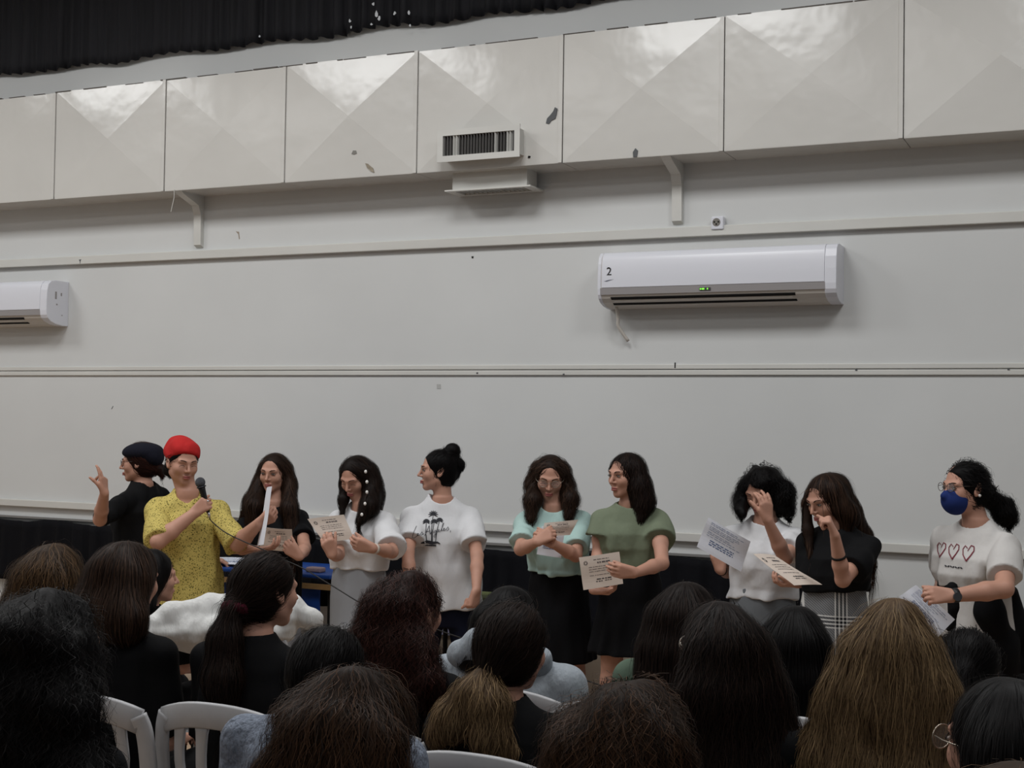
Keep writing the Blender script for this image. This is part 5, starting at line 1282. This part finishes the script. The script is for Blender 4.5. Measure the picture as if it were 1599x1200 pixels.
S = Shape(); ax_ = nrm(A(.1, -.5, -1)); 
for i in range(10):
    th = 2*math.pi*i/10; e1 = nrm(np.cross(ax_, (1, 0, 0))); e2_ = np.cross(ax_, e1); S.ell(tp+ax_*.012+(e1*math.cos(th)+e2_*math.sin(th))*.028, (.016, .016, .018), None, .006)
S.vol(.005).build('scrunchie', cloth('burgundy_velvet', (74, 20, 36), .6, 40), q.root)
q = Seated('seated person in pale blue hoodie with black hair in the middle of front row', 798, 912, 4.25, C_hood, hs=1.0, wide=1.2, k=1.15, neck_up=.045, sleeve=1.2, cdx=.09, chair_label=CHB+'under the pale blue hoodie', seed=8)
q.long_hair('black', .05, .06, .010, n=900, lengths=(.05, .12))
S = Shape(); c0 = q.neck; S.chain([c0+q.l*.13-ZU*.02-q.f*.05, c0+q.l*.05+ZU*.015-q.f*.075, c0-q.l*.05+ZU*.015-q.f*.075, c0-q.l*.13-ZU*.02-q.f*.05], [.05, .055, .055, .05], .02); S.wobble(.008, 40, 4); S.vol(.008).build('hood', C_hood, q.root)
q = Seated('seated person with half-up curly auburn hair in black sweater', 642, 888, 3.75, C_aud, look=18, chair_label=CHB+'under the curly auburn hair', seed=9, nod=2)
q.long_hair('red', .17, .16, .010, wave=(.011, .035), n=3600, swd=.0017, fly=.10, frizz=.0015, wob=.006, lengths=(.06, .18), seed=3)
q = Seated('seated person in sage green shirt with brown hair over the shoulder', 1076, 905, 4.0, C_green, wide=1.06, neck_up=.03, look=15, chair_label=CHB+'under the sage green shirt', cdx=-.08, seed=10)
q.long_hair('dark', .17, .05, .009, wave=(.002, .09), n=2600, side=(-.03, 0), lengths=(.08, .2));
q = Seated('seated person with straight jet black hair between the grey skirts', 1245, 945, 3.9, C_aud, k=.93, chair_label=CHB+'under the straight jet black hair', cdx=.05, seed=11)
q.long_hair('black', .25, .07, .014, wave=(.0, .1), n=3000, lengths=(.1, .28), taper=1.0)
# middle row ------------------------------------------------------------------
q = Seated('seated person with sleek black hair in heather grey knit sweater', 514, 972, 3.0, C_heath, neck_up=.06, wide=1.25, k=1.08, chair_label=CHB+'under the heather grey sweater', seed=12, look=-8, sleeve=1.2)
q.tied_hair('black', (0, -.095, -.06), [q.H.w(0, -.11, -.14)], (.03, .03), grow=.007, n=2600)
q = Seated('seated person with brown hair and low blond-tipped tail', 803, 940, 3.45, C_aud, look=12, cdx=.05, chair_label=CHB+'below the low blond-tipped tail', seed=13, nod=6, wide=1.05)
tp = q.H.w(0, -.1, -.075); q.tied_hair('dark', (0, -.098, -.07), None, grow=.013, n=3000)
S = Shape(); S.chain([tp+ZU*.015, tp+A(-.02, -.03, -.04), tp+A(-.07, -.045, -.10), tp+A(-.115, -.04, -.14)], [.03, .05, .05, .03], .02); S.chain([tp, tp+A(.02, -.035, -.06), tp+A(.03, -.04, -.13), tp+A(.08, -.03, -.17)], [.03, .05, .045, .02], .02)
q.hair(S, HAIR['blond'], 1600, (.06, .16), .0016, None, (.006, .08), name='hair_tail', clear=False, fly=.08)
q = Seated('seated person with long dark brown parted hair and pale glasses turned left', 1122, 934, 3.1, C_aud, chair_label=CHB+'under the long dark brown parted hair', cdx=-.06, seed=14, look=-42, turn=0)
q.long_hair('dark', .36, .12, .009, wave=(.005, .07), n=4200, lengths=(.1, .28), side=(-.05, 0), fly=.05); q.glasses(mat('pale_spectacle_frame', (196, 190, 178), .35), .021, y=.098)
MB().tube(smooth_path([q.H.w(-.05, .045, -.05), q.H.w(-.07, .02, -.03), q.H.w(-.078, -.01, .0)], 4), .0022, 6).build('mask_strap', M_white, q.root, True)
q = Seated('seated person with very long dark blond hair', 1398, 934, 3.0, C_aud, chair_label=CHB+'under the very long dark blond hair', seed=15)
q.long_hair('blond', .34, .17, .010, wave=(.005, .11), n=7000, lengths=(.12, .34), taper=1.1, thick=.046, spread=.02, swd=.0013, wob=.005)
q = Seated('seated person with black ponytail and small white clip', 1512, 978, 3.65, C_aud, chair_label=CHB+'under the black ponytail with white clip', seed=16)
ob, tp = q.tied_hair('black', (0, -.11, -.0), [q.H.w(0, -.135, -.06), q.H.w(0, -.125, -.12)], (.03, .042, .03), n=2200)
for dx_, dz_ in ((.018, -.02), (.055, -.075)): MB().ball(q.H.w(dx_, -.155+dx_*.5, dz_), (.007, .005, .009), None, 8, 6).build('hair_clip', M_white, q.root, True)
q = Seated('seated person with big black curls at the left edge', 92, 930, 2.75, C_aud, chair_label=CHB+'under the big black curls', seed=17)
q.long_hair('black', .36, .24, .028, wave=(.012, .04), n=6000, swd=.0017, fly=.15, frizz=.002, wob=.010, vol=.02, lengths=(.06, .18), thick=.06, taper=1.2, seed=5)
# near row ---------------------------------------------------------------------
q = Seated('seated person with wavy brown hair at bottom centre left', 558, 1035, 2.15, C_aud, chair_label=CHB+'under the wavy brown hair at bottom centre', seed=18)
q.long_hair('wavy', .30, .15, .012, wave=(.008, .075), n=9000, swd=.0013, fly=.08, lengths=(.08, .26), thick=.05, wob=.007, seed=6)
q = Seated('seated person with frizzy brown curls at bottom centre right', 985, 1063, 2.05, C_aud, chair_label=CHB+'under the frizzy brown curls at the bottom', seed=19)
q.long_hair('wavy', .28, .15, .016, wave=(.008, .03), n=10000, swd=.0012, fly=.10, frizz=.0015, wob=.006, vol=.004, lengths=(.06, .18), thick=.05, seed=7)
q = Seated('seated person with straight black hair and thin glasses turned left at bottom right', 1566, 1054, 2.2, C_aud, look=-52, chair_label=CHB+'under the person with thin glasses at bottom right', seed=20, face=True)
q.long_hair('black', .30, .08, .012, wave=(.0015, .1), n=5000, lengths=(.1, .3), swd=.0013); q.glasses(M_wire, .022, y=.104)
q = Seated('seated person with light brown hair just showing in the bottom right corner', 1594, 1182, 1.62, C_aud, chair_label=CHB+'under the bottom right corner', seed=21)
q.long_hair('light', .2, .1, .010, wave=(.003, .1), n=2000, lengths=(.08, .2), swd=.0013)
